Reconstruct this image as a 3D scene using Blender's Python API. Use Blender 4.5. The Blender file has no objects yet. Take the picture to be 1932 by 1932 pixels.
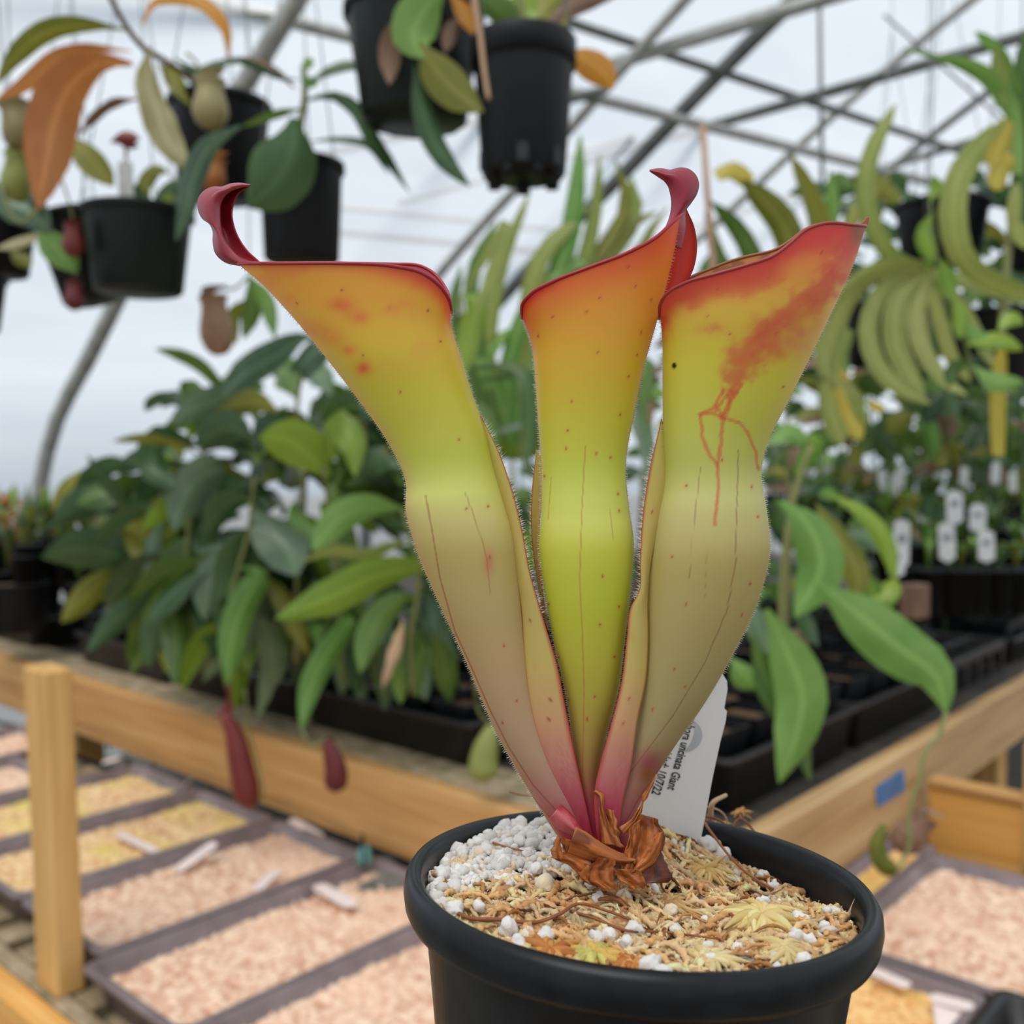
import bpy, bmesh, math, random
import numpy as np
from mathutils import Vector, Matrix

# ------------------------------------------------------------------ camera, world, sun, exposure
F = 1870.0                      # focal length in pixels of the 1932 px frame
H = 1.45                        # eye height
PITCH = math.atan(76 / F)
sc = bpy.context.scene
cam_d = bpy.data.cameras.new('camera')
cam_d.sensor_width = 36.0
cam_d.lens = 36.0 * F / 1932.0
cam_d.clip_start = 0.02
cam_d.clip_end = 200
cam_d.dof.use_dof = True
cam_d.dof.focus_distance = 0.284
cam_d.dof.aperture_fstop = cam_d.lens / 3.1
cam = bpy.data.objects.new('camera', cam_d)
sc.collection.objects.link(cam)
cam.location = (0, 0, H)
cam.rotation_euler = (math.pi / 2 - PITCH, 0, 0)
sc.camera = cam

world = bpy.data.worlds.new('world')
sc.world = world
world.use_nodes = True
wn = world.node_tree.nodes
wn['Background'].inputs[0].default_value = (0.76, 0.87, 1.0, 1)
wn['Background'].inputs[1].default_value = .76

sun_d = bpy.data.lights.new('sun', 'SUN')
sun_d.energy = 4.0
sun_d.angle = math.radians(38)
sun_d.color = (1.0, 0.95, 0.88)
sun = bpy.data.objects.new('sun', sun_d)
sc.collection.objects.link(sun)
sun.rotation_euler = (math.radians(24), math.radians(-16), 0)   # high hazy sun, a little left of and behind the camera

sc.view_settings.view_transform = 'Standard'
sc.view_settings.look = 'None'
sc.view_settings.exposure = -0.12
sc.view_settings.gamma = 1.0
sc.view_settings.use_curve_mapping = False
sc.cycles.diffuse_bounces = 4
sc.cycles.adaptive_threshold = .025
sc.cycles.max_bounces = 8
sc.cycles.transparent_max_bounces = 12

rnd = random.Random(7)
nrg = np.random.default_rng(7)

# ------------------------------------------------------------------ geometry helpers
CAM = np.array([0, 0, H])
_c, _s = math.cos(PITCH), math.sin(PITCH)
RM = np.array([[1, 0, 0], [0, _c, _s], [0, -_s, _c]])

def ray(x, y):
    x = np.asarray(x, float); y = np.asarray(y, float)
    return np.stack([(x - 966) / F, np.ones_like(x), -(y - 966) / F], -1) @ RM.T

def P(x, y, d):                 # the point seen at pixel (x, y), d metres in front of the camera
    return CAM + ray(x, y) * np.asarray(d, float)[..., None]

def PZ(x, y, z):                # the point seen at pixel (x, y) on the level z
    r = ray(x, y)
    return CAM + r * ((z - H) / r[2])

def lin(c):
    c = np.asarray(c, float) / 255.0
    return np.where(c <= 0.04045, c / 12.92, ((c + 0.055) / 1.055) ** 2.4)

U = np.array([-.749, .663, 0]); U /= np.linalg.norm(U)
V = np.array([.663, .749, 0]); V /= np.linalg.norm(V)
BZ = .858                       # bench top
TZ = .70                        # seedling tray rims
C0 = PZ(1307, 1612, BZ); C0[2] = 0

def B(s, t, z):                 # bench axes: s to the left and back, t to the right and back
    return C0 + s * U + t * V + np.array([0, 0, z])

COL = sc.collection
ORG = {}

def props(o, label=None, cat=None, group=None, kind=None):
    if label: o['label'] = label
    if cat: o['category'] = cat
    if group: o['group'] = group
    if kind: o['kind'] = kind
    return o

def thing(name, label, cat, loc, group=None, kind=None):
    o = bpy.data.objects.new(name, None)
    COL.objects.link(o)
    o.location = loc
    o.empty_display_size = .02
    ORG[o.name] = np.array(loc, float)
    return props(o, label, cat, group, kind)

def link(name, me, parent=None, loc=(0, 0, 0)):
    o = bpy.data.objects.new(name, me)
    COL.objects.link(o)
    o.location = loc
    if parent is not None:
        o.parent = parent
        ORG[o.name] = ORG[parent.name] + np.array(loc, float)
    else:
        ORG[o.name] = np.array(loc, float)
    return o

def mesh(name, verts, faces, mat, parent=None, smooth=True, col=None, origin=None):
    """verts in world space; the object sits at its parent's origin (or at `origin`)"""
    verts = np.asarray(verts, float)
    if parent is not None:
        org = ORG[parent.name]; loc = (0, 0, 0)
    else:
        org = np.asarray(origin if origin is not None else [*(verts.mean(0)[:2]), verts[:, 2].min()], float); loc = org
    me = bpy.data.meshes.new(name)
    me.from_pydata((verts - org).tolist(), [], [tuple(int(i) for i in f) for f in faces])
    if smooth:
        me.polygons.foreach_set('use_smooth', np.ones(len(me.polygons), bool))
    if mat: me.materials.append(mat)
    if col is not None:
        setcol(me, col)
    me.update()
    return link(name, me, parent, loc)

def setcol(me, col):
    a = me.color_attributes.new('pigment', 'FLOAT_COLOR', 'POINT')
    c4 = np.ones((len(me.vertices), 4), np.float32)
    c4[:, :3] = col
    a.data.foreach_set('color', c4.ravel())

def grid_faces(nr, nc, closed=False, off=0):
    i = np.arange(nr - 1)[:, None]
    j = np.arange(nc if closed else nc - 1)[None, :]
    j2 = (j + 1) % nc
    q = np.stack([i * nc + j, i * nc + j2, (i + 1) * nc + j2, (i + 1) * nc + j], -1)
    return (q.reshape(-1, 4) + off)

def cr(pts, n, per=None):       # smooth curve through points, n samples, spaced by chord length
    pts = np.asarray(pts, float)
    k = len(pts)
    if k == 2:
        w = np.linspace(0, 1, n)[:, None]
        return pts[0] * (1 - w) + pts[1] * w
    seg = np.linalg.norm(np.diff(pts.reshape(k, -1), axis=0), axis=1) + 1e-12
    T = np.concatenate([[0], np.cumsum(seg)]) if per is None else np.asarray(per, float)
    sh = (k,) + (1,) * (pts.ndim - 1)
    m = np.zeros_like(pts)
    h = np.diff(T)
    d = np.diff(pts, axis=0) / h.reshape((k - 1,) + (1,) * (pts.ndim - 1))
    hh = h.reshape((k - 1,) + (1,) * (pts.ndim - 1))
    m[1:-1] = (d[:-1] * hh[1:] + d[1:] * hh[:-1]) / (hh[1:] + hh[:-1])
    m[0] = d[0]; m[-1] = d[-1]
    x = np.linspace(T[0], T[-1], n)
    i = np.clip(np.searchsorted(T, x, 'right') - 1, 0, k - 2)
    w = ((x - T[i]) / h[i]).reshape((n,) + (1,) * (pts.ndim - 1))
    H_ = h[i].reshape(w.shape)
    return ((2 * w**3 - 3 * w**2 + 1) * pts[i] + (w**3 - 2 * w**2 + w) * H_ * m[i]
            + (-2 * w**3 + 3 * w**2) * pts[i + 1] + (w**3 - w**2) * H_ * m[i + 1])

def frames(path, up=None):
    path = np.asarray(path, float)
    t = np.gradient(path, axis=0)
    t /= np.linalg.norm(t, axis=1)[:, None] + 1e-12
    ref = np.array([0, 0, 1.0]) if up is None else np.asarray(up, float)
    if abs(t[0] @ ref) > .95: ref = np.array([1.0, 0.2, 0])
    n = np.zeros_like(t)
    a = ref - t[0] * (ref @ t[0]); n[0] = a / np.linalg.norm(a)
    for i in range(1, len(t)):
        a = n[i - 1] - t[i] * (n[i - 1] @ t[i]); n[i] = a / (np.linalg.norm(a) + 1e-12)
    return t, n, np.cross(t, n)

def tube_geo(path, rad, k=8, closed=False, caps=True):
    path = np.asarray(path, float)
    n = len(path)
    rad = np.broadcast_to(np.asarray(rad, float), (n,))
    if closed:
        t = np.roll(path, -1, 0) - np.roll(path, 1, 0); t /= np.linalg.norm(t, axis=1)[:, None]
        ctr = path.mean(0); nn = path - ctr; nn -= t * np.sum(nn * t, 1)[:, None]
        nn /= np.linalg.norm(nn, axis=1)[:, None]; b = np.cross(t, nn)
    else:
        t, nn, b = frames(path)
    a = np.linspace(0, 2 * np.pi, k, endpoint=False)
    v = path[:, None] + rad[:, None, None] * (np.cos(a)[None, :, None] * nn[:, None] + np.sin(a)[None, :, None] * b[:, None])
    v = v.reshape(-1, 3)
    f = grid_faces(n, k, True).tolist()
    if closed:
        f += [[(n - 1) * k + j, (n - 1) * k + (j + 1) % k, (j + 1) % k, j] for j in range(k)]
    elif caps:
        f += [list(range(k))[::-1], list(range((n - 1) * k, n * k))]
    return v, f

def tube(name, path, rad, mat, parent=None, k=8, closed=False, col=None):
    v, f = tube_geo(path, rad, k, closed)
    return mesh(name, v, f, mat, parent, col=col)

def merge(geos):
    vs, fs, o = [], [], 0
    for v, f in geos:
        vs.append(np.asarray(v, float)); fs += [[i + o for i in q] for q in f]; o += len(v)
    return np.concatenate(vs), fs

def lathe_geo(prof, k=40, base=(0, 0, 0), M=None):
    """prof: (radius, height) pairs; axis z of M, base = origin"""
    prof = np.asarray(prof, float)
    a = np.linspace(0, 2 * np.pi, k, endpoint=False)
    v = np.stack([prof[:, 0][:, None] * np.cos(a), prof[:, 0][:, None] * np.sin(a),
                  np.broadcast_to(prof[:, 1][:, None], (len(prof), k))], -1).reshape(-1, 3)
    if M is not None: v = v @ np.asarray(M).T
    return v + np.asarray(base), grid_faces(len(prof), k, True).tolist()

def box_geo(o, ax, ay, az, bev=0.0):
    """box from corner o along the three edge vectors, with chamfered edges"""
    o, ax, ay, az = (np.asarray(q, float) for q in (o, ax, ay, az))
    L = [np.linalg.norm(q) for q in (ax, ay, az)]
    bev = min(bev, .3 * min(L))
    if bev <= 0:
        v = [o + i * ax + j * ay + k * az for k in (0, 1) for j in (0, 1) for i in (0, 1)]
        return np.array(v), [[0, 2, 3, 1], [4, 5, 7, 6], [0, 1, 5, 4], [2, 6, 7, 3], [0, 4, 6, 2], [1, 3, 7, 5]]
    bm = bmesh.new()
    bmesh.ops.create_cube(bm, size=1)
    bmesh.ops.scale(bm, vec=L, verts=bm.verts)
    bmesh.ops.bevel(bm, geom=bm.edges[:], offset=bev, segments=1, affect='EDGES')
    bm.verts.index_update()
    e = [q / l for q, l in zip((ax, ay, az), L)]
    ctr = o + (ax + ay + az) / 2
    v = np.array([ctr + p.co[0] * e[0] + p.co[1] * e[1] + p.co[2] * e[2] for p in bm.verts])
    f = [[q.index for q in p.verts] for p in bm.faces]
    bm.free()
    return v, f

def bbox(name, s0, s1, t0, t1, z0, z1, mat, parent=None, bev=.004):
    v, f = box_geo(B(s0, t0, z0), (s1 - s0) * U, (t1 - t0) * V, np.array([0, 0, z1 - z0]), bev)
    return mesh(name, v, f, mat, parent, smooth=False)

# value noise on numpy arrays
_tab = nrg.random((256, 256))
def vn(x, y, o=0):
    x = np.asarray(x, float) + o * 17.3; y = np.asarray(y, float) + o * 31.7
    i = np.floor(x).astype(int); j = np.floor(y).astype(int)
    fx = x - i; fy = y - j
    fx = fx * fx * (3 - 2 * fx); fy = fy * fy * (3 - 2 * fy)
    g = lambda a, b: _tab[a % 256, b % 256]
    return (g(i, j) * (1 - fx) + g(i + 1, j) * fx) * (1 - fy) + (g(i, j + 1) * (1 - fx) + g(i + 1, j + 1) * fx) * fy
def fbm(x, y, o=0, oct=4):
    r = 0; a = .5
    for k in range(oct):
        r = r + a * vn(x * 2**k, y * 2**k, o + k); a *= .5
    return r

def pts(s):                     # 'x,y x,y ...' -> array
    return np.array([[float(q) for q in w.split(',')] for w in s.split()])

def dline(px, py, line):        # pixel distance to a polyline
    line = np.asarray(line, float)
    best = np.full(px.shape, 1e9)
    for a, b in zip(line[:-1], line[1:]):
        d = b - a; L = d @ d + 1e-9
        w = np.clip(((px - a[0]) * d[0] + (py - a[1]) * d[1]) / L, 0, 1)
        best = np.minimum(best, np.hypot(px - a[0] - w * d[0], py - a[1] - w * d[1]))
    return best

def sstep(a, b, x):
    w = np.clip((x - a) / (b - a), 0, 1)
    return w * w * (3 - 2 * w)

# ------------------------------------------------------------------ materials
def mk(name):
    m = bpy.data.materials.new(name); m.use_nodes = True
    nt = m.node_tree
    return m, nt, nt.nodes['Principled BSDF'], nt.nodes['Material Output']

def ramp(nt, fac, stops):
    r = nt.nodes.new('ShaderNodeValToRGB')
    while len(r.color_ramp.elements) < len(stops): r.color_ramp.elements.new(0.5)
    for e, (p, c) in zip(r.color_ramp.elements, stops):
        e.position = p; e.color = (*lin(c), 1)
    nt.links.new(fac, r.inputs[0])
    return r.outputs[0]

def noise(nt, scale, detail=4, vec=None, rough=.55, stretch=None):
    tc = nt.nodes.new('ShaderNodeTexCoord')
    src = tc.outputs['Object']
    if stretch is not None:
        mp = nt.nodes.new('ShaderNodeMapping'); mp.inputs['Scale'].default_value = stretch
        nt.links.new(src, mp.inputs[0]); src = mp.outputs[0]
    n = nt.nodes.new('ShaderNodeTexNoise')
    n.inputs['Scale'].default_value = scale; n.inputs['Detail'].default_value = detail
    n.inputs['Roughness'].default_value = rough
    nt.links.new(src, n.inputs['Vector'])
    return n.outputs['Fac']

def bump(nt, fac, bsdf, strength, dist):
    b = nt.nodes.new('ShaderNodeBump'); b.inputs['Strength'].default_value = strength; b.inputs['Distance'].default_value = dist
    nt.links.new(fac, b.inputs['Height']); nt.links.new(b.outputs[0], bsdf.inputs['Normal'])

def m_plain(name, stops, scale, rough=.5, bs=0, bd=.001, spec=.5, stretch=None, metal=0):
    m, nt, p, o = mk(name)
    f = noise(nt, scale, stretch=stretch)
    nt.links.new(ramp(nt, f, stops), p.inputs['Base Color'])
    p.inputs['Roughness'].default_value = rough
    p.inputs['Specular IOR Level'].default_value = spec
    p.inputs['Metallic'].default_value = metal
    if bs: bump(nt, f, p, bs, bd)
    return m

def add_transl(nt, p, o, colsock, w):
    tr = nt.nodes.new('ShaderNodeBsdfTranslucent')
    mx = nt.nodes.new('ShaderNodeMixShader'); mx.inputs[0].default_value = w
    nt.links.new(colsock, tr.inputs[0])
    nt.links.new(p.outputs[0], mx.inputs[1]); nt.links.new(tr.outputs[0], mx.inputs[2])
    nt.links.new(mx.outputs[0], o.inputs[0])

def m_leaf(name, a, b, rough=.38, tw=.3, scale=14):
    """leaf blade: two tones mixed by noise and by a per-leaf random value"""
    m, nt, p, o = mk(name)
    f = noise(nt, scale, 3)
    oi = nt.nodes.new('ShaderNodeObjectInfo')
    ad = nt.nodes.new('ShaderNodeMath'); ad.operation = 'MULTIPLY_ADD'
    ad.inputs[1].default_value = .7; nt.links.new(oi.outputs['Random'], ad.inputs[0])
    sb = nt.nodes.new('ShaderNodeMath'); sb.operation = 'SUBTRACT'; sb.inputs[1].default_value = .35
    nt.links.new(f, sb.inputs[0]); nt.links.new(sb.outputs[0], ad.inputs[2])
    c0_ = ramp(nt, ad.outputs[0], [(.1, a), (.8, b)])
    at = nt.nodes.new('ShaderNodeAttribute'); at.attribute_name = 'rib'
    mr = nt.nodes.new('ShaderNodeMapRange'); mr.inputs[1].default_value = .8; mr.inputs[2].default_value = .97; mr.inputs[4].default_value = .45
    nt.links.new(at.outputs['Fac'], mr.inputs[0])
    mxc = nt.nodes.new('ShaderNodeMix'); mxc.data_type = 'RGBA'
    nt.links.new(mr.outputs[0], mxc.inputs[0]); nt.links.new(c0_, mxc.inputs[6]); mxc.inputs[7].default_value = (*np.minimum(1, lin(b) * 1.5 + .03), 1)
    c = mxc.outputs[2]
    nt.links.new(c, p.inputs['Base Color'])
    p.inputs['Roughness'].default_value = rough
    add_transl(nt, p, o, c, tw)
    return m

def m_pigment(name, rough=.5, tw=.0, bs=0, bscale=900, bd=.0002, spec=.4, sss=0):
    m, nt, p, o = mk(name)
    a = nt.nodes.new('ShaderNodeAttribute'); a.attribute_name = 'pigment'
    nt.links.new(a.outputs[0], p.inputs['Base Color'])
    p.inputs['Roughness'].default_value = rough
    p.inputs['Specular IOR Level'].default_value = spec
    if bs: bump(nt, noise(nt, bscale, 3), p, bs, bd)
    if tw: add_transl(nt, p, o, a.outputs[0], tw)
    return m

def m_wood(name, a, b, c, ax, rot=0.):
    m, nt, p, o = mk(name)
    st = [55, 55, 55]; st[ax] = 2.2
    tc = nt.nodes.new('ShaderNodeTexCoord')
    m1 = nt.nodes.new('ShaderNodeMapping'); m1.inputs['Rotation'].default_value = (0, 0, -math.radians(rot))
    nt.links.new(tc.outputs['Object'], m1.inputs[0])
    def nz_(k, det):
        m2_ = nt.nodes.new('ShaderNodeMapping'); m2_.inputs['Scale'].default_value = tuple(q * k for q in st)
        nt.links.new(m1.outputs[0], m2_.inputs[0])
        n_ = nt.nodes.new('ShaderNodeTexNoise'); n_.inputs['Scale'].default_value = 1; n_.inputs['Detail'].default_value = det; n_.inputs['Distortion'].default_value = .6
        nt.links.new(m2_.outputs[0], n_.inputs['Vector']); return n_.outputs['Fac']
    f = nz_(1.0, 6); g = nz_(.3, 3)
    mx = nt.nodes.new('ShaderNodeMath'); mx.operation = 'MULTIPLY_ADD'; mx.inputs[1].default_value = .5
    h2 = nt.nodes.new('ShaderNodeMath'); h2.operation = 'MULTIPLY'; h2.inputs[1].default_value = .5
    nt.links.new(g, h2.inputs[0]); nt.links.new(f, mx.inputs[0]); nt.links.new(h2.outputs[0], mx.inputs[2])
    nt.links.new(ramp(nt, mx.outputs[0], [(.3, a), (.5, b), (.7, c)]), p.inputs['Base Color'])
    p.inputs['Roughness'].default_value = .7
    bump(nt, f, p, .25, .002)
    return m

M = {}
M['black'] = m_plain('black_plastic', [(.35, (5, 6, 9)), (.7, (12, 13, 18))], 30, .5, spec=.3)
M['potblack'] = m_plain('pot_plastic', [(.42, (13, 14, 17)), (.6, (22, 24, 28)), (.72, (30, 30, 32)), (.8, (66, 54, 36))], 70, .34, .08, .0004, spec=.28)
M['dgreen'] = m_plain('dark_green_plastic', [(.35, (8, 20, 17)), (.7, (16, 30, 26))], 20, .45, spec=.35)
M['tray'] = m_plain('lit_tray_plastic', [(.35, (112, 97, 97)), (.7, (142, 126, 126))], 12, .5)  # black trays: the pink light on them is put into this grey
M['btray'] = m_plain('black_tray_plastic', [(.35, (24, 22, 22)), (.7, (42, 38, 37))], 14, .45)
M['pipe'] = m_plain('galvanised_pipe', [(.3, (160, 160, 154)), (.7, (196, 196, 190))], 18, .45, metal=.35)
M['pipe_dark'] = m_plain('weathered_pipe', [(.3, (92, 96, 94)), (.7, (120, 124, 120))], 18, .55, metal=.2)
M['wire'] = m_plain('wire', [(.3, (110, 112, 116)), (.7, (150, 152, 156))], 40, .5)
M['white'] = m_plain('white_tag_plastic', [(.35, (228, 228, 228)), (.7, (240, 240, 240))], 8, .45)
M['pinktag'] = m_plain('pale_tag_plastic', [(.35, (236, 214, 208)), (.7, (246, 230, 224))], 8, .5)
M['greytag'] = m_plain('weathered_tag', [(.35, (190, 194, 194)), (.7, (214, 216, 214))], 60, .6)
M['greyprint'] = m_plain('grey_print', [(.4, (176, 182, 186)), (.7, (196, 200, 203))], 60, .5)
M['ink'] = m_plain('black_ink', [(.4, (18, 18, 20)), (.7, (30, 30, 33))], 60, .6)
M['inkgrey'] = m_plain('grey_ink', [(.4, (105, 110, 116)), (.7, (140, 146, 150))], 60, .6)
M['wood_u'] = m_wood('pine_u', (146, 98, 50), (194, 144, 84), (218, 176, 118), 0, 138.5)
M['wood_v'] = m_wood('pine_v', (156, 116, 72), (198, 160, 110), (220, 188, 140), 0, 48.5)
M['wood_lit'] = m_wood('pine_lit', (196, 128, 54), (228, 166, 84), (244, 196, 120), 0, 138.5)  # pine with the warm light on the table boards put into its colour
M['wood_z'] = m_wood('pine_post', (180, 132, 70), (214, 166, 96), (232, 190, 122), 2)
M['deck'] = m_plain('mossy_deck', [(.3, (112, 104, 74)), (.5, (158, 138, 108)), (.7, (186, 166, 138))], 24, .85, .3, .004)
M['deckdark'] = m_plain('dark_deck', [(.3, (44, 40, 34)), (.5, (64, 58, 50)), (.7, (84, 76, 66))], 24, .8, .3, .004)  # darker tone for the planks behind the front one
M['tape'] = m_plain('blue_tape', [(.35, (46, 110, 172)), (.6, (60, 128, 190)), (.8, (40, 80, 120))], 60, .6)
M['teal'] = m_plain('teal_cord', [(.35, (92, 150, 146)), (.7, (120, 176, 168))], 40, .6)
M['red'] = m_plain('red_plastic', [(.35, (176, 40, 62)), (.7, (200, 66, 84))], 12, .5)
M['rust'] = m_plain('terracotta', [(.35, (186, 84, 62)), (.7, (206, 110, 84))], 12, .6)
M['stake'] = m_plain('bamboo', [(.35, (164, 126, 98)), (.7, (190, 152, 122))], 30, .6)
M['ground'] = m_plain('gravel', [(.3, (92, 88, 82)), (.55, (128, 122, 112)), (.75, (156, 150, 140))], 30, .9, .4, .01)
M['grass'] = m_leaf('leaf_mid', (66, 96, 40), (104, 134, 58))
M['ldark'] = m_leaf('leaf_dark', (52, 80, 50), (82, 112, 66), .3)
M['lgrey'] = m_leaf('leaf_grey_green', (80, 106, 84), (122, 146, 110), .26)
M['lbright'] = m_leaf('leaf_bright', (108, 146, 44), (152, 178, 66), .34, .38)
M['lfresh'] = m_leaf('leaf_fresh', (100, 146, 62), (140, 176, 92), .34, .34)
M['lolive'] = m_leaf('leaf_olive', (112, 118, 40), (148, 146, 58), .4, .35)
M['lpale'] = m_leaf('leaf_pale', (150, 160, 84), (184, 188, 116), .45, .4)
M['lstrap'] = m_leaf('leaf_strap', (134, 150, 70), (166, 172, 92), .4, .42)
M['lyellow'] = m_leaf('leaf_yellow', (186, 168, 62), (206, 188, 84), .45, .4)
M['lorange'] = m_leaf('leaf_orange', (178, 104, 58), (206, 140, 78), .4, .4)
M['lamber'] = m_leaf('leaf_amber', (204, 130, 40), (222, 158, 60), .4, .45)
M['lcream'] = m_leaf('leaf_cream', (172, 164, 112), (190, 180, 138), .45, .35)
M['lbrown'] = m_leaf('leaf_brown', (112, 84, 66), (146, 116, 94), .6, .2)
M['lred'] = m_leaf('pitcher_red', (96, 34, 34), (130, 52, 46), .35, .2)
M['lcup'] = m_leaf('pitcher_cream', (150, 136, 92), (182, 168, 118), .4, .3)
M['lcupg'] = m_leaf('pitcher_green', (150, 160, 84), (176, 180, 104), .4, .3)
M['lspeck'] = m_leaf('pitcher_speckled', (132, 92, 72), (176, 138, 108), .5, .2, 90)
M['stem'] = m_leaf('stem', (110, 116, 62), (140, 140, 84), .5, .1)
M['stembr'] = m_leaf('stem_brown', (108, 82, 54), (136, 106, 74), .6, .05)
M['root'] = m_leaf('root_brown', (104, 50, 32), (158, 98, 56), .6, .1, 200)
M['twig'] = m_leaf('twig_tan', (186, 150, 118), (206, 172, 138), .7, .1, 200)
M['drybrown'] = m_leaf('dry_sheath', (118, 56, 26), (178, 102, 50), .42, .25, 160)
M['redbase'] = m_leaf('red_leaf_base', (176, 52, 72), (206, 104, 112), .35, .25, 120)
M['seed'] = m_pigment('seedling_bed', .95)
M['perl'] = m_pigment('perlite', .85, bs=.5, bscale=1600, bd=.0004, spec=.2)
M['moss'] = m_pigment('sphagnum', .75, .2, spec=.25)
M['flesh'] = m_pigment('pitcher_skin', .42, .3, .12, 2600, .00012, .45)
M['fleshin'] = m_pigment('spoon_skin', .36, .15, .12, 2600, .00012, .5)
mfz, nt, p, o = mk('fuzz'); p.inputs['Base Color'].default_value = (.75, .7, .6, 1); p.inputs['Roughness'].default_value = .6
M['fuzz'] = mfz
M['sheath'] = m_pigment('dry_sheath_skin', .4, .22, .15, 1200, .0003, .5)
M['soil'] = m_plain('dark_mix', [(.35, (58, 42, 28)), (.55, (104, 78, 50)), (.75, (150, 118, 80))], 700, .9, .5, .001)

mf, nt, p, o = mk('poly_film')     # greenhouse film: scatters the daylight through
nt.nodes.remove(p)
tr = nt.nodes.new('ShaderNodeBsdfTranslucent')
df = nt.nodes.new('ShaderNodeBsdfDiffuse'); df.inputs[0].default_value = (.8, .8, .82, 1)
fz = noise(nt, .5, 5, stretch=(1, 1, 9))
nt.links.new(ramp(nt, fz, [(.3, (228, 232, 238)), (.7, (246, 248, 250))]), tr.inputs[0])
mx = nt.nodes.new('ShaderNodeMixShader'); mx.inputs[0].default_value = .12
nt.links.new(tr.outputs[0], mx.inputs[1]); nt.links.new(df.outputs[0], mx.inputs[2])
tp = nt.nodes.new('ShaderNodeBsdfTransparent'); tp.inputs[0].default_value = (.92, .95, .97, 1)
m2 = nt.nodes.new('ShaderNodeMixShader'); m2.inputs[0].default_value = .42
nt.links.new(mx.outputs[0], m2.inputs[1]); nt.links.new(tp.outputs[0], m2.inputs[2]); nt.links.new(m2.outputs[0], o.inputs[0])
M['film'] = mf

# ------------------------------------------------------------------ the greenhouse
gs = 60.0
mesh('floor', [[-gs, -gs, 0], [gs, -gs, 0], [gs, gs, 0], [-gs, gs, 0]], [[0, 1, 2, 3]], M['ground'], smooth=False, origin=(0, 0, 0))['kind'] = 'structure'

half = [(4.78, -H), (4.76, -.6), (4.70, -.1), (4.52, .22), (4.14, .53), (3.90, .73), (3.4, 1.09), (2.86, 1.42), (2.4, 1.72), (2.0, 1.96), (1.2, 2.36), (.3, 2.64), (-.5, 2.78), (-1.0, 2.8)]
prof = half + [(-2.0 - s, z) for s, z in half[-2::-1]]
prof = cr(prof, 90)
prof[:, 1] = np.maximum(prof[:, 1], -H)
def prof_z(s): return float(np.interp(s, prof[::-1, 0], prof[::-1, 1])) + H
def G(a, s, z): return a * V + s * U + np.array([0, 0, z])
A0, A1 = -3.2, 15.0
ctr = np.array([prof[:, 0].mean(), 0.])
outp = prof.copy(); outp[:, 0] = -1 + (prof[:, 0] + 1) * 1.012; outp[:, 1] = prof[:, 1] + .05 * (prof[:, 1] > -.5)
av = np.linspace(A0, A1, 30)
fv = np.array([[G(a, s, max(z, -H) + H) for s, z in outp] for a in av]).reshape(-1, 3)
mesh('ceiling', fv, grid_faces(len(av), len(outp)), M['film'])['kind'] = 'structure'
for nm, a in (('wall_front', A0), ('wall_back', A1)):
    v = [G(a, s, max(z, -H) + H) for s, z in outp]
    mesh(nm, v, [list(range(len(v)))], M['film'], smooth=False)['kind'] = 'structure'

HL = ['curved grey steel hoop rib rising along the left film wall',
      'second curved steel hoop rib, behind the hanging black pots',
      'thick dark hoop rib crossing the grey roof at upper right',
      'slim hoop rib slanting across the roof above the right pitcher',
      'hoop rib slanting across the roof at the right picture edge',
      'farthest hoop rib under the roof film']
for lab, a, r, mt in zip(HL, (1.95, 3.4, 3.92, 4.9, 5.85, 7.3), (.034, .024, .036, .022, .022, .022), ('pipe', 'pipe', 'pipe_dark', 'pipe', 'pipe_dark', 'pipe_dark')):
    inn = [(-1 + (s + 1) * .985, z - .03) for s, z in prof]
    pth = np.array([G(a, s, max(z + H, .0)) for s, z in inn])
    props(tube('greenhouse_hoop', pth, r, M[mt], k=10), lab, 'hoop', 'steel hoops')

def pipe(label, x0, y0, d0, x1, y1, d1, r, mt='pipe_dark', ext=(0, 0)):
    a, b = P(x0, y0, d0), P(x1, y1, d1)
    a2 = a - (b - a) * ext[0]; b2 = b + (b - a) * ext[1]
    props(tube('roof_pipe', [a2, (a2 + b2) / 2, b2], r, M[mt], k=8), label, 'pipe', 'straight roof pipes')
pipe('long grey roof pipe descending from upper left to the right', 386, 0, 3.2, 1743, 341, 5.18, .024, 'pipe', (.3, .4))
pipe('thin roof pipe descending above the black round hanging pot', 1050, 34, 3.82, 1743, 263, 5.22, .02, ext=(.25, .5))
pipe('upper far roof tube behind the left pitcher mouth', 668, 393, 4.9, 976, 427, 5.3, .018, 'pipe', (.5, .6))
pipe('lower far roof tube behind the left pitcher mouth', 665, 441, 4.9, 941, 468, 5.25, .018, 'pipe_dark', (.5, .5))
pipe('thick pale cross tie rising to the top edge right of centre', 1140, 126, 4.2, 1545, 0, 3.6, .03, 'pipe', (.05, .8))
pipe('long cross tie rising to the right under the grey roof', 1133, 297, 5.3, 1932, 68, 3.94, .026, 'pipe_dark', (.06, .5))
pipe('cross tie rising behind the green ribbed hanging pot', 600, 294, 4.6, 812, 246, 4.3, .022, 'pipe_dark', (.1, 1.3))
pipe('far cross tie rising behind the hanging pots', 784, 375, 5.4, 890, 345, 5.2, .018, 'pipe', (.3, 2.5))
pipe('thin far cross tie rising above the right strap plants', 1180, 470, 6.6, 1932, 235, 5.2, .02, 'pipe_dark', (.1, .2))
pipe('thin stay wire slanting down at upper right', 1690, 48, 4.2, 1890, 225, 4.5, .006, 'wire', (.1, .3))
pipe('thin vertical wire hanging from the crossing roof pipes', 1545, -60, 3.9, 1552, 400, 3.9, .009, 'pipe_dark')

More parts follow.
